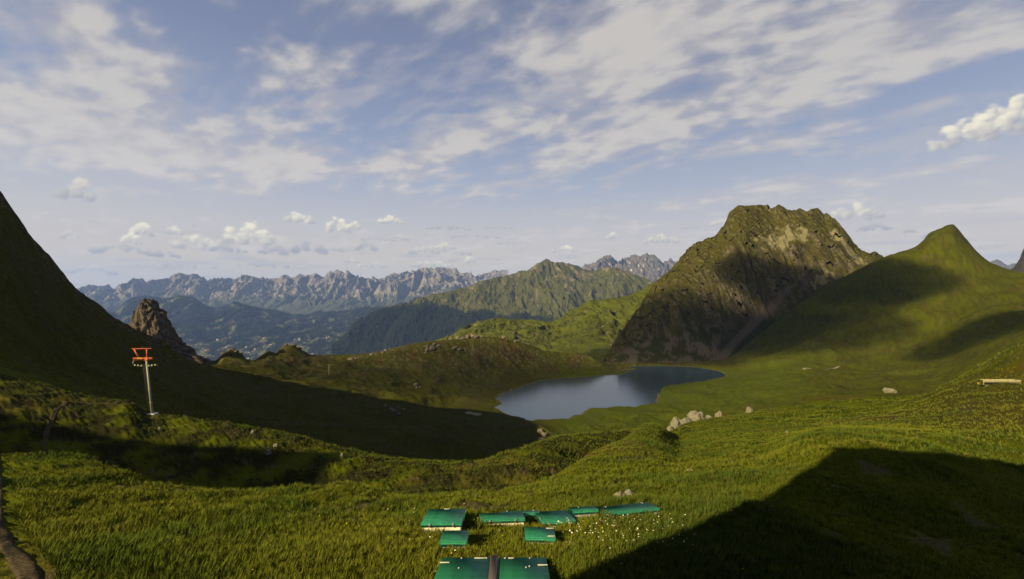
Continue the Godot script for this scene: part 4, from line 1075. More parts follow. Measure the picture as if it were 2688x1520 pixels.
	land("green_spur", patch(g, 0, 419, 0, 140), wild, "bright green sunlit spur running down behind the lake hills", "hill")
	# green mountain, forested below
	loft = Loft.new(GREEN_SURVEY)
	var green_shape := func(p: Vector3, v: float, _d: float) -> Vector3:
		var up := smoothstep(1.0, 2.0, v)
		return crag(furrow(furrow(p, 760.0, 110.0 * up * hump(v, 1.0, 4.4)), 210.0, 34.0 * up * hump(v, 1.0, 4.3), 4.0), 9.0 * up, 55.0, "rib_fine")
	var green_line := func(p: Vector3) -> float:
		var e: float = (noise.field as FastNoiseLite).get_noise_3d(p.x / 420.0, p.y / 300.0, p.z / 420.0)
		return p.y + 90.0 * e + 0.11 * p.x
	g = survey_grid(loft, spread(-22.0, 21.3, 620), [4, 40, 60, 60, 6], green_shape,
		func(p: Vector3, n: Vector3, _v: float, _az: float) -> Color:
			var e: float = (noise.field as FastNoiseLite).get_noise_3d(p.x / 170.0, p.y / 170.0, p.z / 170.0)
			var fine: float = (noise.rib_fine as FastNoiseLite).get_noise_3d(p.x / 60.0, p.y / 110.0, p.z / 60.0)
			var c := mixc(Color(0.088, 0.092, 0.024), Color(0.058, 0.064, 0.019), smoothstep(-0.2, 0.3, fine))
			c = mixc(c, Color(0.19, 0.165, 0.115), smoothstep(0.30, 0.55, 0.8 * e + 0.4 * fine + 0.0006 * (p.y - 40.0)))
			return mixc(Color(0.013, 0.018, 0.011), c, smoothstep(-190.0, -120.0, green_line.call(p))))
	land("green_mountain", patch(g, 0, 619, 0, 170), wild, "green mountain with a rocky crest and dark forest on its lower slopes", "mountain")
	var trees := []
	var tints := PackedColorArray()
	var rng := RandomNumberGenerator.new()
	rng.seed = 90
	var turned := func(p: Vector3, tall: float) -> Transform3D:
		return Transform3D(Basis(Vector3.UP, rng.randf() * TAU).scaled(Vector3(tall * 1.25, tall, tall * 1.25)), p - Vector3(0, tall * 0.06, 0))
	for i in 26000:
		var c := rng.randi_range(0, 618)
		var r := rng.randi_range(4, 150)
		var p: Vector3 = (g.pos[c][r] as Vector3).lerp(g.pos[c + 1][r + 1], rng.randf())
		if green_line.call(p) < -165.0 + rng.randfn() * 18.0 and (noise.field as FastNoiseLite).get_noise_2d(p.x / 210.0, p.z / 210.0) < 0.30:
			trees.append(turned.call(p, rng.randf_range(22.0, 36.0)))
			var k := rng.randf_range(0.7, 1.3)
			tints.append(Color(0.013 * k, 0.019 * k, 0.011 * k))
	# foothills with clearings, fields and houses
	loft = Loft.new(FOOT_SURVEY)
	var open_ground := func(p: Vector3) -> float:
		var e: float = (noise.field as FastNoiseLite).get_noise_2d(p.x / 260.0, p.z / 480.0)
		return e + 0.30 * smoothstep(-380.0, -640.0, p.y) - 0.12
	g = survey_grid(loft, spread(-46.2, -4.1, 560), [4, 60, 60, 60, 6],
		func(p: Vector3, v: float, _d: float) -> Vector3:
			return crag(furrow(furrow(p, 1300.0, 130.0 * hump(v, 1.3, 4.5)), 360.0, 40.0 * hump(v, 1.3, 4.3)), 9.0, 120.0, "rib_fine"),
		func(p: Vector3, _n: Vector3, _v: float, _az: float) -> Color:
			var fine: float = (noise.rib_fine as FastNoiseLite).get_noise_3d(p.x / 70.0, p.y / 70.0, p.z / 90.0)
			var c := mixc(Color(0.011, 0.016, 0.012), Color(0.020, 0.027, 0.016), smoothstep(-0.3, 0.4, fine))
			return mixc(c, mixc(Color(0.075, 0.092, 0.040), Color(0.14, 0.15, 0.08), smoothstep(-0.1, 0.3, fine)), smoothstep(0.16, 0.24, open_ground.call(p) + 0.12 * fine)))
	land("foothills", patch(g, 0, 559, 0, 190), remote, "hazy blue forested foothills with clearings over the far valley", "hill")
	var houses := []
	var walls := PackedColorArray()
	for i in 24000:
		var c := rng.randi_range(0, 558)
		var r := rng.randi_range(5, 186)
		var p: Vector3 = (g.pos[c][r] as Vector3).lerp(g.pos[c + 1][r + 1], rng.randf())
		var o: float = open_ground.call(p)
		if o < 0.17 and i < 20000:
			trees.append(turned.call(p, rng.randf_range(24.0, 40.0)))
			var k := rng.randf_range(0.7, 1.3)
			tints.append(Color(0.011 * k, 0.016 * k, 0.011 * k))
		elif o > 0.34 and p.y < -420.0 and rng.randf() < 0.12:
			var h := rng.randf_range(11.0, 20.0)
			houses.append(Transform3D(Basis(Vector3.UP, rng.randf() * TAU).scaled(Vector3(h, h * 0.7, h * 1.3)), p))
			walls.append(Color(0.26, 0.25, 0.24) if rng.randf() < 0.7 else Color(0.3, 0.2, 0.15))
	var leaf := plain(Color.WHITE, 1.0, 0.1)
	leaf.vertex_color_use_as_albedo = true
	scatter("forest", pines(rng), leaf, trees, tints, "dark conifer forest covering the far valley slopes", "forest")
	var s := st()
	box(s, Transform3D(Basis(), Vector3(0, 0.4, 0)), Vector3(1, 1, 1), 0.02)
	for e in [-0.55, 0.55]:
		quad(s, Vector3(e, 0.85, -0.56), Vector3(0, 1.4, -0.56), Vector3(0, 1.4, 0.56), Vector3(e, 0.85, 0.56))
	scatter("village", done(s), leaf, houses, walls, "scattered pale houses of the village far below in the valley", "village")
	# far ranges
	var pale := func(p: Vector3, n: Vector3, green: float, line: float) -> Color:
		var e: float = (noise.field as FastNoiseLite).get_noise_3d(p.x / 500.0, p.y / 420.0, p.z / 700.0)
		var fine: float = (noise.rib_fine as FastNoiseLite).get_noise_3d(p.x / 130.0, p.y / 260.0, p.z / 150.0)
		var c := mixc(Color(0.245, 0.222, 0.200), Color(0.145, 0.135, 0.125), smoothstep(-0.2, 0.3, fine))
		return mixc(c, Color(0.062, 0.074, 0.040), green * smoothstep(-0.10, 0.15, 0.8 * e + 0.2 * fine + (line - p.y) * 0.0011 + (n.y - 0.62) * 1.3))
	loft = Loft.new(RANGE_SURVEY)
	g = survey_grid(loft, spread(-45.0, -0.5, 640), [4, 50, 60, 60, 4],
		func(p: Vector3, v: float, _d: float) -> Vector3:
			var up := smoothstep(1.0, 2.2, v)
			return crag(furrow(furrow(furrow(p, 2300.0, 420.0 * up * hump(v, 1.0, 4.05), 2.2), 700.0, 170.0 * up * hump(v, 1.0, 4.1), 2.6), 230.0, 52.0 * up * (1.0 - 0.4 * smoothstep(3.4, 4.0, v)), 3.0), 16.0 * up, 110.0, "rib_fine"),
		func(p: Vector3, n: Vector3, _v: float, _az: float) -> Color: return pale.call(p, n, 0.9, 250.0))
	land("limestone_range", patch(g, 0, 639, 0, 178), remote, "long jagged range of pale limestone peaks on the far horizon", "mountains")
	loft = Loft.new(CRAGS_SURVEY)
	g = survey_grid(loft, spread(6.8, 23.5, 240), [3, 40, 50, 4],
		func(p: Vector3, v: float, _d: float) -> Vector3:
			var up := smoothstep(1.0, 2.0, v)
			return crag(furrow(furrow(p, 900.0, 240.0 * up * hump(v, 1.0, 3.5), 2.4), 260.0, 90.0 * up, 3.0), 14.0 * up, 90.0, "rib_fine"),
		func(p: Vector3, n: Vector3, _v: float, _az: float) -> Color:
			var e: float = (noise.field as FastNoiseLite).get_noise_3d(p.x / 90.0, p.y / 60.0, p.z / 90.0)
			var c: Color = pale.call(p, n, 0.35, 300.0) * 0.62
			return mixc(c, Color(0.75, 0.76, 0.78), smoothstep(0.48, 0.52, e) * smoothstep(350.0, 520.0, p.y)))
	land("violet_crags", patch(g, 0, 239, 0, 97), remote, "violet grey rocky peaks with small snow patches behind the green mountain", "mountains")
	loft = Loft.new(EASTERN_SURVEY)
	g = survey_grid(loft, spread(45.7, 52.0, 120), [3, 40, 3],
		func(p: Vector3, v: float, _d: float) -> Vector3: return crag(crag(p, 90.0 * smoothstep(1.0, 1.6, v), 700.0, "rib"), 30.0, 160.0, "rib_fine"),
		func(p: Vector3, n: Vector3, _v: float, _az: float) -> Color: return pale.call(p, n, 0.5, 300.0) * 0.7)
	land("eastern_ridge", patch(g, 0, 119, 0, 46), remote, "small hazy blue ridge at the right edge behind the grassy mountain", "mountains")
	loft = Loft.new(CLIFF_SURVEY)
	g = survey_grid(loft, spread(47.7, 53.9, 90), [3, 50, 4],
		func(p: Vector3, v: float, _d: float) -> Vector3: return crag(crag(p, 16.0 * smoothstep(1.0, 1.6, v), 70.0, "rib"), 6.0, 22.0, "rib_fine"),
		func(p: Vector3, n: Vector3, _v: float, _az: float) -> Color: return pale.call(p, n, 0.5, 300.0) * 0.55)
	land("dark_cliff", patch(g, 0, 89, 0, 57), rock, "dark rocky flank cut off by the right edge", "mountain")
	# rock tower behind the shaded mountainside
	build_tower(rock)


func build_tower(m: Material) -> void:
	# outline of the tower: height, left and right edge, in metres from its foot
	var rows := [[-45.0, -30.0, 84.0], [-12.0, -24.0, 64.0], [0.0, -21.0, 50.0], [10.0, -21.0, 36.0], [20.0, -20.0, 27.0], [31.0, -17.0, 23.5], [41.0, -13.5, 20.0], [50.0, -11.0, 17.5], [57.0, -9.0, 9.5], [63.0, -5.0, 6.5], [66.5, -1.5, 3.0]]
	var ring := 96
	var pts := []
	var n := 70
	for j in n + 1:
		var t := float(j) / n * (rows.size() - 1)
		var k := mini(int(t), rows.size() - 2)
		var y := lerpf(rows[k][0], rows[k + 1][0], t - k)
		var l := lerpf(rows[k][1], rows[k + 1][1], t - k)
		var r := lerpf(rows[k][2], rows[k + 1][2], t - k)
		var line := PackedVector3Array()
		for i in ring:
			var a := TAU * i / ring
			var p := Vector3((l + r) * 0.5 + cos(a) * (r - l) * 0.5, y, sin(a) * (6.0 + (r - l) * 0.33))
			var rib: float = (noise.rib as FastNoiseLite).get_noise_3d(p.x / 13.0, p.y / 46.0, p.z / 13.0)
			var fine: float = (noise.rib_fine as FastNoiseLite).get_noise_3d(p.x / 4.0, p.y / 8.0, p.z / 4.0)
			var k2: float = 1.0 + rib * 0.16 + fine * 0.05 + 0.13 * (noise.block as FastNoiseLite).get_noise_3d(p.x / 9.0, p.y / 24.0, p.z / 9.0)
			line.append(Vector3((l + r) * 0.5 + (p.x - (l + r) * 0.5) * k2, y + fine * 2.5 + rib * 3.0 * float(j) / n, p.z * k2))
		pts.append(line)
	var s := st()
	s.set_smooth_group(-1)
	for j in n:
		for i in ring:
			var q := (i + 1) % ring
			for p in [pts[j][i], pts[j + 1][i], pts[j + 1][q], pts[j][i], pts[j + 1][q], pts[j][q]]:
				var fine: float = (noise.rib_fine as FastNoiseLite).get_noise_3d(p.x / 5.0, p.y / 11.0, p.z / 5.0)
				s.set_color(mixc(Color(0.215, 0.180, 0.130), Color(0.085, 0.072, 0.056), smoothstep(-0.1, 0.35, fine)))
				s.add_vertex(p)
	for i in ring:
		s.add_vertex(pts[n][i])
		s.add_vertex(Vector3(0.5, 68.0, 0))
		s.add_vertex(pts[n][(i + 1) % ring])
	var o := obj("rock_tower", done(s), m)
	o.position = Vector3(-436.0, -60.0, -535.0)
	tag(o, "jagged brown rock tower rising behind the shaded mountainside", "rock")


func build_clouds() -> void:
	# fair weather clouds behind the viewer, whose shadows lie on the basin and the mountains: [where the shadow falls, size of the cloud, density]
	var list := [
		[Vector3(290, -50, -850), Vector3(620, 60, 400), 0.014],
		[Vector3(-40, -90, -590), Vector3(560, 50, 250), 0.010],
		[Vector3(450, -30, -690), Vector3(300, 50, 240), 0.018],
		[Vector3(520, 10, -755), Vector3(290, 50, 230), 0.020],
		[Vector3(440, -40, -800), Vector3(260, 50, 240), 0.018],
		[Vector3(575, 50, -830), Vector3(330, 50, 420), 0.030],
		[Vector3(555, -40, -480), Vector3(250, 50, 180), 0.022],
	]
	for c in list:
		var t: float = (1050.0 - c[0].y) / sun_dir.y
		var f := FogVolume.new()
		f.name = numbered("cloud")
		f.shape = RenderingServer.FOG_VOLUME_SHAPE_ELLIPSOID
		f.size = c[1]
		var m := FogMaterial.new()
		m.density = c[2]
		m.albedo = Color(1, 1, 1)
		f.material = m
		add_child(f)
		f.position = c[0] + sun_dir * t
		tag(f, "white fair weather cloud out of view behind the hut", "cloud", "clouds behind the hut", "stuff")


func build_hut() -> void:
	var t := thing("mountain_hut", Vector3(0, 0, 0), deg_to_rad(-1.5))
	tag(t, "large shingled mountain hut behind the viewer throwing a gabled shadow", "building")
	var wall := plain(Color(0.24, 0.17, 0.11), 0.9, 0.2)
	var roof := plain(Color(0.12, 0.12, 0.12), 0.7, 0.3)
	var left := -9.7
	var right := 16.0
	var front := 0.35
	var back := 8.4
	var eave := 14.9
	var ridge := 17.0
	var mid := (front + back) * 0.5
	var inset := 2.6
	obj("wall", box_mesh(Vector3(right - left, eave + 1.0, back - front), 0.02, Vector3((left + right) * 0.5, (eave - 1.0) * 0.5, mid)), wall, t)
	# hipped roof, closed below
	var s := st()
	var l := left - 0.35
	var r := right + 0.35
	var f := front - 0.3
	var k := back + 0.3
	var corners := [Vector3(l, eave, f), Vector3(r, eave, f), Vector3(r, eave, k), Vector3(l, eave, k)]
	var ra := Vector3(l + inset, ridge, mid)
	var rb := Vector3(r - inset, ridge, mid)
	quad(s, corners[0], ra, rb, corners[1])
	quad(s, corners[2], rb, ra, corners[3])
	quad(s, corners[3], corners[2], corners[1], corners[0])
	for p in [corners[3], ra, corners[0], corners[1], rb, corners[2]]:
		s.add_vertex(p)
	obj("roof", done(s), roof, t)
	var frame := plain(Color(0.7, 0.68, 0.62), 0.6)
	var glass := plain(Color(0.02, 0.025, 0.03), 0.08, 0.5)
	for y in [2.2, 5.2, 8.6, 11.8]:
		for i in 6:
			var x := left + 2.2 + i * 3.9
			if absf(x) < 1.0:
				continue
			var w := obj("window", box_mesh(Vector3(1.2, 1.4, 0.08), 0.01, Vector3(x, y, front - 0.03)), frame, t)
			obj("pane", box_mesh(Vector3(1.0, 1.2, 0.02), 0.005, Vector3(x, y, front - 0.08)), glass, w)
	obj("chimney", box_mesh(Vector3(0.7, 1.6, 0.7), 0.03, Vector3(4.5, ridge - 0.2, mid + 0.4)), plain(Color(0.35, 0.33, 0.3)), t)


func build_pylons() -> void:
	var at := ground_at(-53.8, -67.0)
	var t := thing("lift_pylon", at - Vector3(0, 0.1, 0))
	t.rotation = Vector3(0, 0.10, 0)
	tag(t, "grey lift pylon with an orange head frame standing on the ridge", "lift pylon")
	var grey := plain(Color(0.22, 0.23, 0.18), 0.7, 0.4)
	var orange := plain(Color(0.38, 0.080, 0.028), 0.65, 0.4)
	var yellow := plain(Color(0.55, 0.26, 0.02), 0.5)
	var dark := plain(Color(0.05, 0.05, 0.05), 0.7)
	obj("base", box_mesh(Vector3(1.1, 0.5, 1.1), 0.04, Vector3(0.1, 0.12, 0)), plain(Color(0.42, 0.41, 0.36), 0.9), t)
	var foot := Vector3(0.1, 0.3, 0)
	var top := Vector3(-0.86, 8.15, 0)
	var s := st()
	tube(s, foot, top, 0.17, 0.12, 18)
	for k in 4:
		var p := foot.lerp(top, 0.2 + 0.24 * k)
		tube(s, p, p + (top - foot).normalized() * 0.14, 0.185 - 0.012 * k, 0.185 - 0.012 * k, 18)
	obj("pole", done(s), grey, t)
	s = st()
	for side in [-0.5, -0.22]:
		tube(s, foot + Vector3(side, 0.6, 0.1), top + Vector3(side * 0.8, -0.5, 0.1), 0.022, 0.022, 6)
	for k in 22:
		var p := (foot + Vector3(-0.36, 0.6, 0.1)).lerp(top + Vector3(-0.29, -0.5, 0.1), k / 21.0)
		tube(s, p - Vector3(0.14, 0, 0), p + Vector3(0.14, 0, 0), 0.016, 0.016, 5)
	obj("ladder", done(s), dark, t)
	s = st()
	box(s, Transform3D(Basis(), Vector3(-1.35, 8.48, 0)), Vector3(2.70, 0.36, 0.34), 0.05)
	box(s, Transform3D(Basis(), Vector3(-0.78, 8.48, 0)), Vector3(0.50, 0.52, 0.46), 0.04)
	obj("crossbeam", done(s), orange, t)
	obj("beam_plate", box_mesh(Vector3(0.72, 0.37, 0.02), 0.006, Vector3(-1.72, 8.48, 0.185)), yellow, t)
	s = st()
	box(s, Transform3D(Basis(), Vector3(-1.55, 9.98, 0)), Vector3(2.72, 0.15, 0.2), 0.03)
	obj("top_bar", done(s), orange, t)
	s = st()
	tube(s, Vector3(-1.9, 8.62, 0), Vector3(-2.62, 9.94, 0), 0.10, 0.10, 8)
	obj("strut", done(s), orange, t)
	s = st()
	tube(s, Vector3(-0.80, 8.62, 0), Vector3(-0.85, 9.94, 0), 0.10, 0.10, 8)
	obj("strut", done(s), orange, t)
	obj("bracket", box_mesh(Vector3(0.22, 0.2, 0.12), 0.02, Vector3(-1.45, 10.12, 0)), dark, t)
	for side in [-1.0, 1.0]:
		s = st()
		var c := Vector3(-0.86 + side * 0.95, 7.42, 0.1)
		box(s, Transform3D(Basis(Vector3.BACK, 0.10 * side), c), Vector3(1.35, 0.10, 0.14), 0.02)
		for k in [-0.45, 0.0, 0.45]:
			tube(s, c + Vector3(k, 0.10 + k * 0.1 * side, 0.10), c + Vector3(k, 0.10 + k * 0.1 * side, 0.17), 0.13, 0.13, 14)
		obj("sheave_bar", done(s), grey, t)
	s = st()
	tube(s, Vector3(-2.55, 8.3, 0), Vector3(-2.72, 8.05, 0), 0.05, 0.05, 6)
	tube(s, Vector3(-2.72, 8.05, 0), Vector3(-2.70, 7.62, 0), 0.05, 0.05, 6)
	obj("cable_guard", done(s), grey, t)
	# a second, distant pole of the lift in the basin
	at = ground_at(-224.0, -548.0)
	t = thing("lift_pylon", at - Vector3(0, 0.3, 0))
	tag(t, "thin distant lift pole in the shaded basin", "lift pylon")
	s = st()
	tube(s, Vector3.ZERO, Vector3(0, 13.0, 0), 0.5, 0.32, 10)
	obj("pole", done(s), grey, t)
	obj("crossbeam", box_mesh(Vector3(4.0, 0.5, 0.5), 0.05, Vector3(0, 13.2, 0)), grey, t)


func lid(t: Node3D, c: Vector3, size: Vector3, green: Material, steel: Material, handles: Array) -> void:
	var s := st()
	box(s, Transform3D(Basis(), c), size, 0.012)
	# folded rim under the edge
	for k in [-1.0, 1.0]:
		box(s, Transform3D(Basis(), c + Vector3(k * (size.x * 0.5 - 0.012), -0.05, 0)), Vector3(0.02, 0.08, size.z - 0.02), 0.004)
		box(s, Transform3D(Basis(), c + Vector3(0, -0.05, k * (size.z * 0.5 - 0.012))), Vector3(size.x - 0.05, 0.08, 0.02), 0.004)
	var o := obj("lid", done(s), green, t)
	for h in handles:
		var q := st()
		box(q, Transform3D(Basis(), c + Vector3(h[0], size.y * 0.5 + 0.014, h[1])), Vector3(h[2], 0.02, h[3]), 0.006)
		obj("handle", done(q), steel, o)


func build_hatches() -> void:
	var green := plain(Color(0.040, 0.320, 0.175), 0.45, 0.4)
	green.albedo_texture = grain_texture(90.0, 71, 0.72)
	green.uv1_triplanar = true
	green.uv1_scale = Vector3.ONE * 0.7
	var steel := plain(Color(0.55, 0.56, 0.5), 0.45, 0.5)
	var white := plain(Color(0.62, 0.58, 0.44), 0.8)
	var grey := plain(Color(0.27, 0.26, 0.24), 0.8)
	# [middle x, z of its far edge, width, length, turn, tilt about its width, height above the ground, rim shown, handles, label]
	var list := [
		[-1.40, -11.47, 0.66, 0.95, 0.06, 0.10, 0.15, grey, [], "small green hatch lid half overgrown, left of the middle pair"],
		[0.69, -11.80, 0.76, 0.98, -0.02, 0.06, 0.15, grey, [[0.28, -0.32, 0.20, 0.03], [0.27, 0.40, 0.18, 0.03]], "small green hatch lid with two steel strips, right of the middle pair"],
		[-1.93, -13.55, 1.12, 1.40, 0.03, 0.26, 0.21, white, [[0.0, -0.62, 0.16, 0.03]], "green hatch lid raised on a white box, leftmost of the back row"],
		[-0.30, -13.70, 1.32, 0.80, 0.08, 0.10, 0.16, white, [], "wide green hatch lid sunk in grass, second in the back row"],
		[1.27, -14.00, 1.04, 1.15, 0.12, 0.20, 0.18, white, [[-0.48, 0.20, 0.03, 0.2], [0.30, 0.52, 0.05, 0.1]], "green hatch lid on a pale frame in the middle of the back row"],
		[2.21, -14.22, 0.84, 0.55, 0.16, 0.05, 0.14, grey, [[-0.1, -0.2, 0.03, 0.14]], "narrow green hatch lid between two longer ones in the back row"],
		[3.60, -14.60, 1.90, 0.85, 0.22, 0.12, 0.16, grey, [[-0.55, -0.34, 0.04, 0.13], [0.72, -0.34, 0.04, 0.13]], "longest green hatch lid, rightmost of the back row"],
		[0.25, -14.10, 1.20, 0.34, 0.06, 0.05, 0.14, grey, [[-0.40, -0.1, 0.03, 0.12], [0.42, -0.1, 0.03, 0.12]], "thin green strip of a lid behind the back row"],
	]
	for q in list:
		var w: float = q[2]
		var l: float = q[3]
		var c := Vector3(q[0], 0, q[1] + l * 0.5)
		var g := ground_at(c.x, c.z)
		var t := thing("hatch", Vector3(c.x, g.y, c.z), q[4])
		t.rotation.x = -0.245 + q[5] * 0.25
		tag(t, q[9], "hatch", "green hatches in the meadow")
		obj("box", box_mesh(Vector3(w - 0.08, q[6] + 0.5, l - 0.06), 0.01, Vector3(0, q[6] * 0.5 - 0.28, 0)), q[7], t)
		lid(t, Vector3(0, q[6] + 0.02, 0), Vector3(w, 0.035, l), green, steel, q[8])
		if q[7] == white:
			for x in [-0.28, 0.28]:
				obj("hinge", box_mesh(Vector3(0.05, 0.09, 0.03), 0.006, Vector3(x * w, q[6] - 0.02, l * 0.5 + 0.015)), grey, t)
	# the double hatch nearest the hut
	var g := ground_at(-0.38, -8.8)
	var t := thing("double_hatch", Vector3(-0.38, g.y, -8.45))
	t.rotation.x = -0.16
	tag(t, "large double green hatch with a grey channel between its lids", "hatch", "green hatches in the meadow")
	obj("box", box_mesh(Vector3(2.14, 0.8, 2.1), 0.02, Vector3(0, -0.12, 0)), grey, t)
	lid(t, Vector3(-0.58, 0.32, 0), Vector3(1.04, 0.04, 2.16), green, steel, [[-0.42, -0.78, 0.20, 0.035], [0.28, -1.0, 0.22, 0.03], [0.42, -1.01, 0.04, 0.05], [-0.10, -1.0, 0.03, 0.05], [-0.1, -0.52, 0.03, 0.03]])
	lid(t, Vector3(0.60, 0.32, 0), Vector3(1.0, 0.04, 2.16), green, steel, [[-0.24, -1.0, 0.12, 0.03], [-0.37, -1.0, 0.04, 0.04], [0.40, -0.66, 0.20, 0.035], [0.06, -0.55, 0.03, 0.05], [0.13, -0.6, 0.03, 0.05], [0.15, -1.0, 0.03, 0.02]])
	obj("channel", box_mesh(Vector3(0.15, 0.05, 2.22), 0.012, Vector3(0.005, 0.35, 0)), plain(Color(0.20, 0.16, 0.15), 0.7), t)


func build_trough() -> void:
	var a := ground_at(58.7, -56.0)
	var b := ground_at(63.4, -56.3)
	var mid := (a + b) * 0.5
	var t := thing("trough", mid, 0.03)
	tag(t, "long pale timber trough lying on stones on the right hillside", "trough")
	var wood := plain(Color(0.50, 0.47, 0.26), 0.85)
	wood.albedo_texture = grain_texture(30.0, 81, 0.6)
	wood.uv1_triplanar = true
	wood.uv1_scale = Vector3(0.15, 1.2, 1.2)
	var s := st()
	for k in [-1.0, 1.0]:
		box(s, Transform3D(Basis(), Vector3(0, 0.56, k * 0.30)), Vector3(4.72, 0.58, 0.10), 0.03)
	box(s, Transform3D(Basis(), Vector3(0, 0.32, 0)), Vector3(4.70, 0.10, 0.51), 0.02)
	obj("body", done(s), wood, t)
	var end := plain(Color(0.62, 0.50, 0.06), 0.8)
	for k in [-1.0, 1.0]:
		obj("end_board", box_mesh(Vector3(0.10, 0.60, 0.72), 0.02, Vector3(k * 2.40, 0.56, 0)), end if k < 0.0 else wood, t)
	for x in [-1.8, -0.4, 1.3, 1.85]:
		var p := ground_at(mid.x + x, mid.z + 0.12)
		var o := obj("stone", rock_mesh(Vector3(0.42, 0.36, 0.5), 200 + int(x * 10.0), 2), rock_material(), t)
		o.position = Vector3(x, p.y - mid.y - 0.06, 0.12)


var rock_m: StandardMaterial3D
func rock_material() -> StandardMaterial3D:
	if rock_m == null:
		rock_m = plain(Color(0.24, 0.23, 0.175), 0.95, 0.2)
		rock_m.albedo_texture = grain_texture(45.0, 85, 0.42)
		rock_m.uv1_triplanar = true
		rock_m.uv1_world_triplanar = true
		rock_m.uv1_scale = Vector3.ONE * 0.35
	return rock_m


func boulder(called: String, x: float, z: float, size: Vector3, seed_: int, label: String, category: String, group := "", m: Material = null, level := 3) -> void:
	var g := ground_at(x, z)
	var o := obj(called, rock_mesh(size, seed_, level), m if m else rock_material())
	o.position = g - Vector3(0, size.y * 0.08, 0)
	o.rotation.y = seed_ * 1.7
	tag(o, label, category, group)


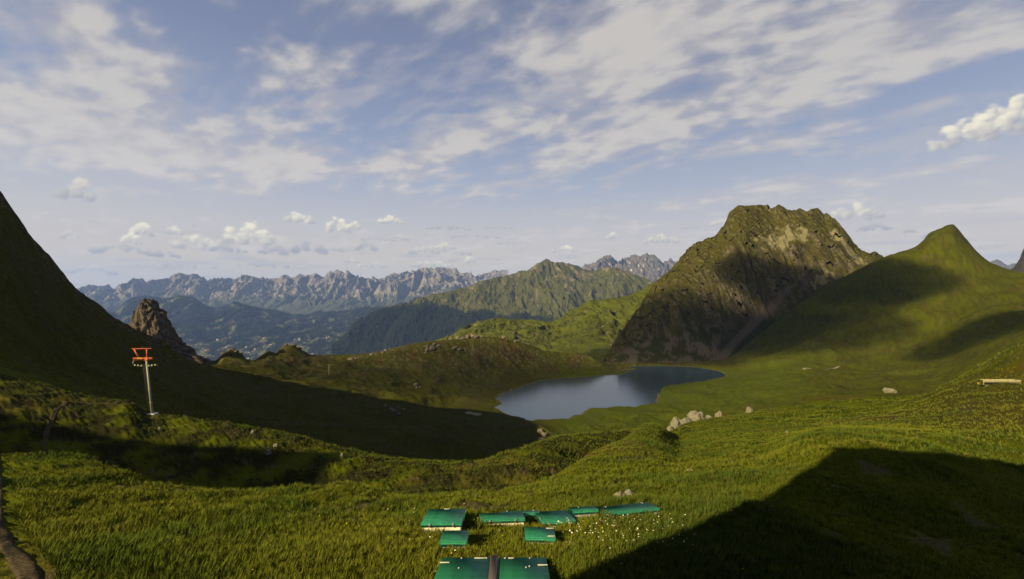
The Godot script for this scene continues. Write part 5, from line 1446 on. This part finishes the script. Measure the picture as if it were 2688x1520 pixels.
func build_rocks() -> void:
	var grp := "boulders along the meadow edge"
	boulder("boulder", 42.6, -104.0, Vector3(4.8, 2.9, 3.8), 1, "largest pale boulder on the meadow edge above the lake", "boulder", grp)
	boulder("boulder", 39.6, -102.5, Vector3(3.0, 1.5, 2.6), 2, "low pale rock leaning against the largest boulder on its left", "boulder", grp)
	boulder("boulder", 44.6, -101.5, Vector3(2.0, 1.0, 1.6), 12, "small pale rock at the right foot of the largest boulder", "boulder", grp)
	boulder("boulder", 35.0, -96.0, Vector3(2.2, 2.7, 2.0), 3, "upright pale boulder below the largest one, leftmost of the row", "boulder", grp)
	boulder("boulder", 33.4, -95.0, Vector3(1.3, 1.5, 1.2), 4, "small pale rock at the left foot of the upright boulder", "boulder", grp)
	boulder("boulder", 49.8, -108.0, Vector3(2.0, 1.9, 1.6), 5, "small pointed boulder right of the largest one", "boulder", grp)
	boulder("boulder", 58.4, -110.5, Vector3(2.0, 2.1, 1.8), 6, "grey pointed boulder standing alone on the meadow edge", "boulder", grp)
	boulder("boulder", 90.5, -107.5, Vector3(2.8, 1.5, 2.0), 7, "white slab rock far right on the meadow crest", "boulder", grp)
	boulder("boulder", 92.6, -106.5, Vector3(1.0, 0.8, 0.8), 8, "small rock beside the white slab on the crest", "boulder", grp)
	var sg := "stones in the near meadow"
	var spots := [[4.15, -17.3, 0.55, "white stone patch in the grass above the right hatch"], [4.5, -17.4, 0.4, "smaller white stone beside the stone patch above the right hatch"], [-1.5, -18.6, 0.25, "little white stone at the gully rim behind the left hatch"], [8.9, -22.5, 0.3, "little white stone alone in the bright meadow right of the hatches"], [27.5, -45.0, 0.5, "pale stone high on the bright right meadow"]]
	for i in spots.size():
		var q: Array = spots[i]
		boulder("stone", q[0], q[1], Vector3(q[2], q[2] * 0.55, q[2] * 0.8), 30 + i, q[3], "stone", sg, null, 2)
	var far := [[-34.0, -59.0, 0.7, "white stone near the top of the shrubby bank below the pylon ridge"], [-28.2, -52.0, 0.9, "upright white stone on the dark shrubby bank"], [-28.6, -54.5, 0.6, "flat white stone just above the upright one on the bank"], [-20.0, -53.0, 0.6, "white stone in the middle of the shrubby bank"], [-47.0, -60.0, 0.5, "small stone beside the pylon foot"], [-31.5, -31.0, 0.5, "pale stone on the left rim of the shaded gully"]]
	for i in far.size():
		var q: Array = far[i]
		boulder("stone", q[0], q[1], Vector3(q[2], q[2] * 0.8, q[2] * 0.8), 50 + i, q[3], "stone", "stones on the gully banks", null, 2)
	# outcrops on the low hills round the lake
	var dark := plain(Color(0.20, 0.175, 0.13), 0.95, 0.2)
	dark.albedo_texture = rock_material().albedo_texture
	dark.uv1_triplanar = true
	dark.uv1_world_triplanar = true
	dark.uv1_scale = Vector3.ONE * 0.06
	var rng := RandomNumberGenerator.new()
	rng.seed = 17
	# [bearing, distance, spread of bearing, spread of distance, how many, largest size, label]
	var groups := [
		[-10.2, 655.0, 1.1, 12.0, 9, 13.0, "brown outcrop in the hillside cluster left of the lake"],
		[-7.2, 652.0, 0.5, 6.0, 3, 11.0, "brown outcrop alone on the hillside above the lake"],
		[-5.6, 690.0, 2.2, 9.0, 12, 11.0, "brown outcrop along the crest of the lakeside hill"],
		[0.5, 693.0, 1.8, 9.0, 9, 10.0, "brown outcrop on the lakeside hill's right shoulder"],
		[-17.5, 716.0, 2.8, 5.0, 12, 8.0, "low brown outcrop on the saddle beside the lakeside hill"],
		[-31.8, 728.0, 1.4, 9.0, 14, 8.0, "grey block on the rocky knoll at the far left"],
		[-26.3, 740.0, 1.2, 7.0, 8, 7.0, "sunlit block on the knoll beside the dark hump"],
		[-14.5, 390.0, 1.4, 22.0, 8, 6.0, "pale block scattered on the shaded slope of the basin"],
		[3.8, 335.0, 0.5, 14.0, 6, 7.0, "brown outcrop at the shaded spur's end before the lake"],
		[-12.0, 535.0, 0.5, 6.0, 3, 8.0, "pale slab in the grass below the rock cluster"],
	]
	var order := ["first", "second", "third", "fourth", "fifth", "sixth", "seventh", "eighth", "ninth", "tenth", "eleventh", "twelfth", "thirteenth", "fourteenth"]
	for q in groups:
		var turns := []
		for i in q[4]:
			turns.append(q[0] + rng.randf_range(-1.0, 1.0) * q[2])
		turns.sort()
		var n: int = turns.size()
		for i in n:
			var a := deg_to_rad(turns[i])
			var d: float = q[1] + rng.randf_range(-1.0, 1.0) * q[3]
			var k: float = q[5] * rng.randf_range(0.4, 1.0)
			var which: String = "leftmost" if i == 0 else ("rightmost" if i == n - 1 else order[i] + " from the left")
			boulder("outcrop", sin(a) * d, -cos(a) * d, Vector3(k, k * rng.randf_range(0.35, 0.6), k * 0.8), rng.randi_range(100, 900), q[6] + ", " + which, "outcrop", q[6].replace("outcrop", "outcrops").replace("block", "blocks").replace("slab", "slabs"), dark, 2)


func build_paths() -> void:
	var soil := plain(Color(0.080, 0.066, 0.042), 1.0, 0.1)
	soil.albedo_texture = grain_texture(40.0, 88, 0.5)
	soil.uv1_triplanar = true
	soil.uv1_world_triplanar = true
	soil.uv1_scale = Vector3.ONE * 0.8
	land("path", trail(PATH, [0.5, 0.45, 0.4, 0.36, 0.34, 0.34, 0.34, 0.34, 0.34], 0.03), soil, "brown footpath along the lower left edge of the meadow", "path")
	land("trail", trail(TRAIL, [0.5, 0.6, 0.6, 0.6, 0.7, 0.7, 0.7, 0.7, 0.7, 0.7], 0.06), soil, "narrow trail climbing over the ridge left of the pylon", "path")
	# pale dried-out pools
	var silt := plain(Color(0.30, 0.28, 0.18), 0.9, 0.2)
	silt.albedo_texture = soil.albedo_texture
	silt.uv1_triplanar = true
	silt.uv1_world_triplanar = true
	silt.uv1_scale = Vector3.ONE * 0.15
	for q in [[-34.0, -402.0, 8.0, 4.5, "pale shallow pool in the grass left of the lake"], [370.0, -562.0, 5.0, 4.0, "small round pale pool on the meadow below the grassy mountain"], [388.0, -545.0, 9.0, 2.0, "long thin pale pool on the meadow below the grassy mountain"]]:
		var s := st()
		var n := 28
		for i in n:
			for p in [Vector2.ZERO, Vector2.from_angle(TAU * i / n), Vector2.from_angle(TAU * (i + 1) / n)]:
				var w := 1.0 + 0.5 * (noise.speck as FastNoiseLite).get_noise_2d(p.x * 3.0 + q[0], p.y * 3.0)
				var e := ground_at(q[0] + p.x * q[2] * w, q[1] + p.y * q[3] * w)
				s.add_vertex(e + Vector3(0, 0.35, 0))
		land("pool", done(s), silt, q[4], "pool")



const PATH := [Vector2(-8.4, -7.2), Vector2(-9.6, -9.0), Vector2(-11.9, -10.7), Vector2(-14.8, -13.0), Vector2(-19.4, -17.0), Vector2(-25.5, -22.3), Vector2(-32.0, -28.0), Vector2(-35.5, -31.2), Vector2(-37.0, -33.0)]
const TRAIL := [Vector2(-37.0, -33.0), Vector2(-44.0, -40.0), Vector2(-47.0, -45.0), Vector2(-54.0, -52.0), Vector2(-62.0, -61.0), Vector2(-65.0, -66.0), Vector2(-62.5, -67.5), Vector2(-60.0, -67.0), Vector2(-59.0, -69.5), Vector2(-61.0, -75.0)]


func on_trail(p: Vector3) -> bool:
	var q := Vector2(p.x, p.z)
	for l in [PATH, TRAIL]:
		for i in l.size() - 1:
			if q.distance_to(Geometry2D.get_closest_point_to_segment(q, l[i], l[i + 1])) < 0.38:
				return true
	return false


func build_plants() -> void:
	var rng := RandomNumberGenerator.new()
	rng.seed = 5
	var blade := plain(Color.WHITE, 0.85, 0.2)
	blade.vertex_color_use_as_albedo = true
	blade.backlight_enabled = true
	blade.backlight = Color(0.16, 0.17, 0.03)
	var n := 150000
	var seeds := []
	for i in n:
		var u := rng.randf()
		seeds.append([rng.randf_range(-51.5, 52.0), 6.5 * exp(u * log(118.0 / 6.5)), rng.randf(), rng.randf(), rng.randf()])
	var place := []
	place.resize(n)
	var chunk := 500
	in_parallel(func(c: int) -> void:
		for i in range(c * chunk, mini((c + 1) * chunk, n)):
			var q: Array = seeds[i]
			var a := deg_to_rad(q[0])
			var x: float = sin(a) * q[1]
			var z: float = -cos(a) * q[1]
			var at := Loft.at(ground.column(q[0]), q[1])
			if at.y < 7.0:
				place[i] = [ground_shape(Vector3(x, at.x, z), at.y, q[1]), at.y], n / chunk + 1)
	var grass := []
	var gcol := PackedColorArray()
	var bush := []
	var bcol := PackedColorArray()
	var patchy: FastNoiseLite = noise.patch
	for i in n:
		if place[i] == null:
			continue
		var p: Vector3 = place[i][0]
		var v: float = place[i][1]
		var q: Array = seeds[i]
		if on_hatch(p) or (p.x < -7.0 and on_trail(p)):
			continue
		var e := patchy.get_noise_2d(p.x, p.z)
		var gully: bool = v > 4.05 and (q[0] < -1.0 or q[0] < 18.0 and v > 4.3 and v < 5.1)
		var turn := Basis(Vector3.UP, q[2] * TAU)
		if gully and v < 5.6 and e + 0.5 * q[3] > 0.02:
			if i % 2 == 0:
				var k: float = 0.15 + 0.26 * q[3]
				bush.append(Transform3D(turn.scaled(Vector3(k, k * (0.6 + 0.4 * q[4]), k)), p - Vector3(0, 0.05, 0)))
				var b: float = 0.7 + 0.6 * q[4]
				bcol.append(mixc(Color(0.026, 0.034, 0.008), Color(0.055, 0.052, 0.012), q[2] * q[4]) * b)
			continue
		var bare: float = (noise.speck as FastNoiseLite).get_noise_3d(p.x, p.y, p.z) + 0.25 * (noise.patch_wide as FastNoiseLite).get_noise_2d(p.x, p.z)
		if bare > 0.40 and q[1] > 14.0:
			continue
		var t0 := 0.0
		var wide: float = (noise.patch_wide as FastNoiseLite).get_noise_2d(p.x * 2.2 + 80.0, p.z * 2.2)
		if gully:
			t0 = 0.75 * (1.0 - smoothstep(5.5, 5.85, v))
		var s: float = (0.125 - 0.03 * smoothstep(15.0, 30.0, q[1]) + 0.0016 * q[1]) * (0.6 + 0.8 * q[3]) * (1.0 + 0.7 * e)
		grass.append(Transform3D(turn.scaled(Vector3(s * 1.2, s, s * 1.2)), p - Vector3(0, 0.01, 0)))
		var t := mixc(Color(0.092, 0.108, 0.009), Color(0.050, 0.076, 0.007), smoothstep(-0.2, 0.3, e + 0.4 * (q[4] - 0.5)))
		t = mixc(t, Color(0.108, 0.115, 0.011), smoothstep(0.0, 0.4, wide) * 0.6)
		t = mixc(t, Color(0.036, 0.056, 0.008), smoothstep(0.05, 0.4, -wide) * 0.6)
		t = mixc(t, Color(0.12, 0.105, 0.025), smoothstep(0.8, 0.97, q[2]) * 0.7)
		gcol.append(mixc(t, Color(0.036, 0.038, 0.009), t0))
	scatter("grass", tuft(rng, 9, 0.45, 0.035), blade, grass, gcol, "tall green meadow grass on the slope below the hut", "grass")
	scatter("dwarf_shrubs", shrub(rng), blade, bush, bcol, "low dark dwarf shrubs covering the banks of the gully", "shrubs")
	# flowers
	var s := st()
	for k in 6:
		var a := TAU * k / 6.0
		s.add_vertex(Vector3(0, 0, 0))
		s.add_vertex(Vector3(cos(a), 0.25, sin(a)))
		s.add_vertex(Vector3(cos(a + 0.8), 0.25, sin(a + 0.8)))
	var bloom := done(s)
	var petals := []
	var pcol := PackedColorArray()
	for i in 180:
		var x := rng.randf_range(1.2, 4.6) if i < 130 else rng.randf_range(-7.0, 5.0)
		var z := -rng.randf_range(10.6, 13.2) if i < 130 else -rng.randf_range(9.0, 15.0)
		if on_hatch(Vector3(x, 0, z)):
			continue
		var p := ground_at(x, z)
		var k := rng.randf_range(0.012, 0.020)
		petals.append(Transform3D(Basis.from_euler(Vector3(rng.randf_range(-0.5, 0.9), rng.randf() * TAU, 0)).scaled(Vector3.ONE * k), p + Vector3(0, rng.randf_range(0.12, 0.26), 0)))
		pcol.append(Color(0.72, 0.70, 0.55) if i < 165 else Color(0.75, 0.62, 0.03))
	scatter("flowers", bloom, blade, petals, pcol, "small white and yellow flowers in the near meadow", "flowers")


func on_hatch(p: Vector3) -> bool:
	for r in [[-1.52, -9.65, 0.78, -6.0], [-1.75, -11.5, -1.05, -10.7], [0.29, -11.85, 1.1, -10.95], [-2.55, -13.6, -1.3, -12.2], [-1.0, -13.75, 0.4, -13.0], [0.72, -14.1, 1.85, -12.95], [1.8, -14.3, 2.65, -13.75], [2.6, -15.0, 4.6, -13.9]]:
		if p.x > r[0] and p.x < r[2] and p.z > r[1] and p.z < r[3]:
			return true
	return false
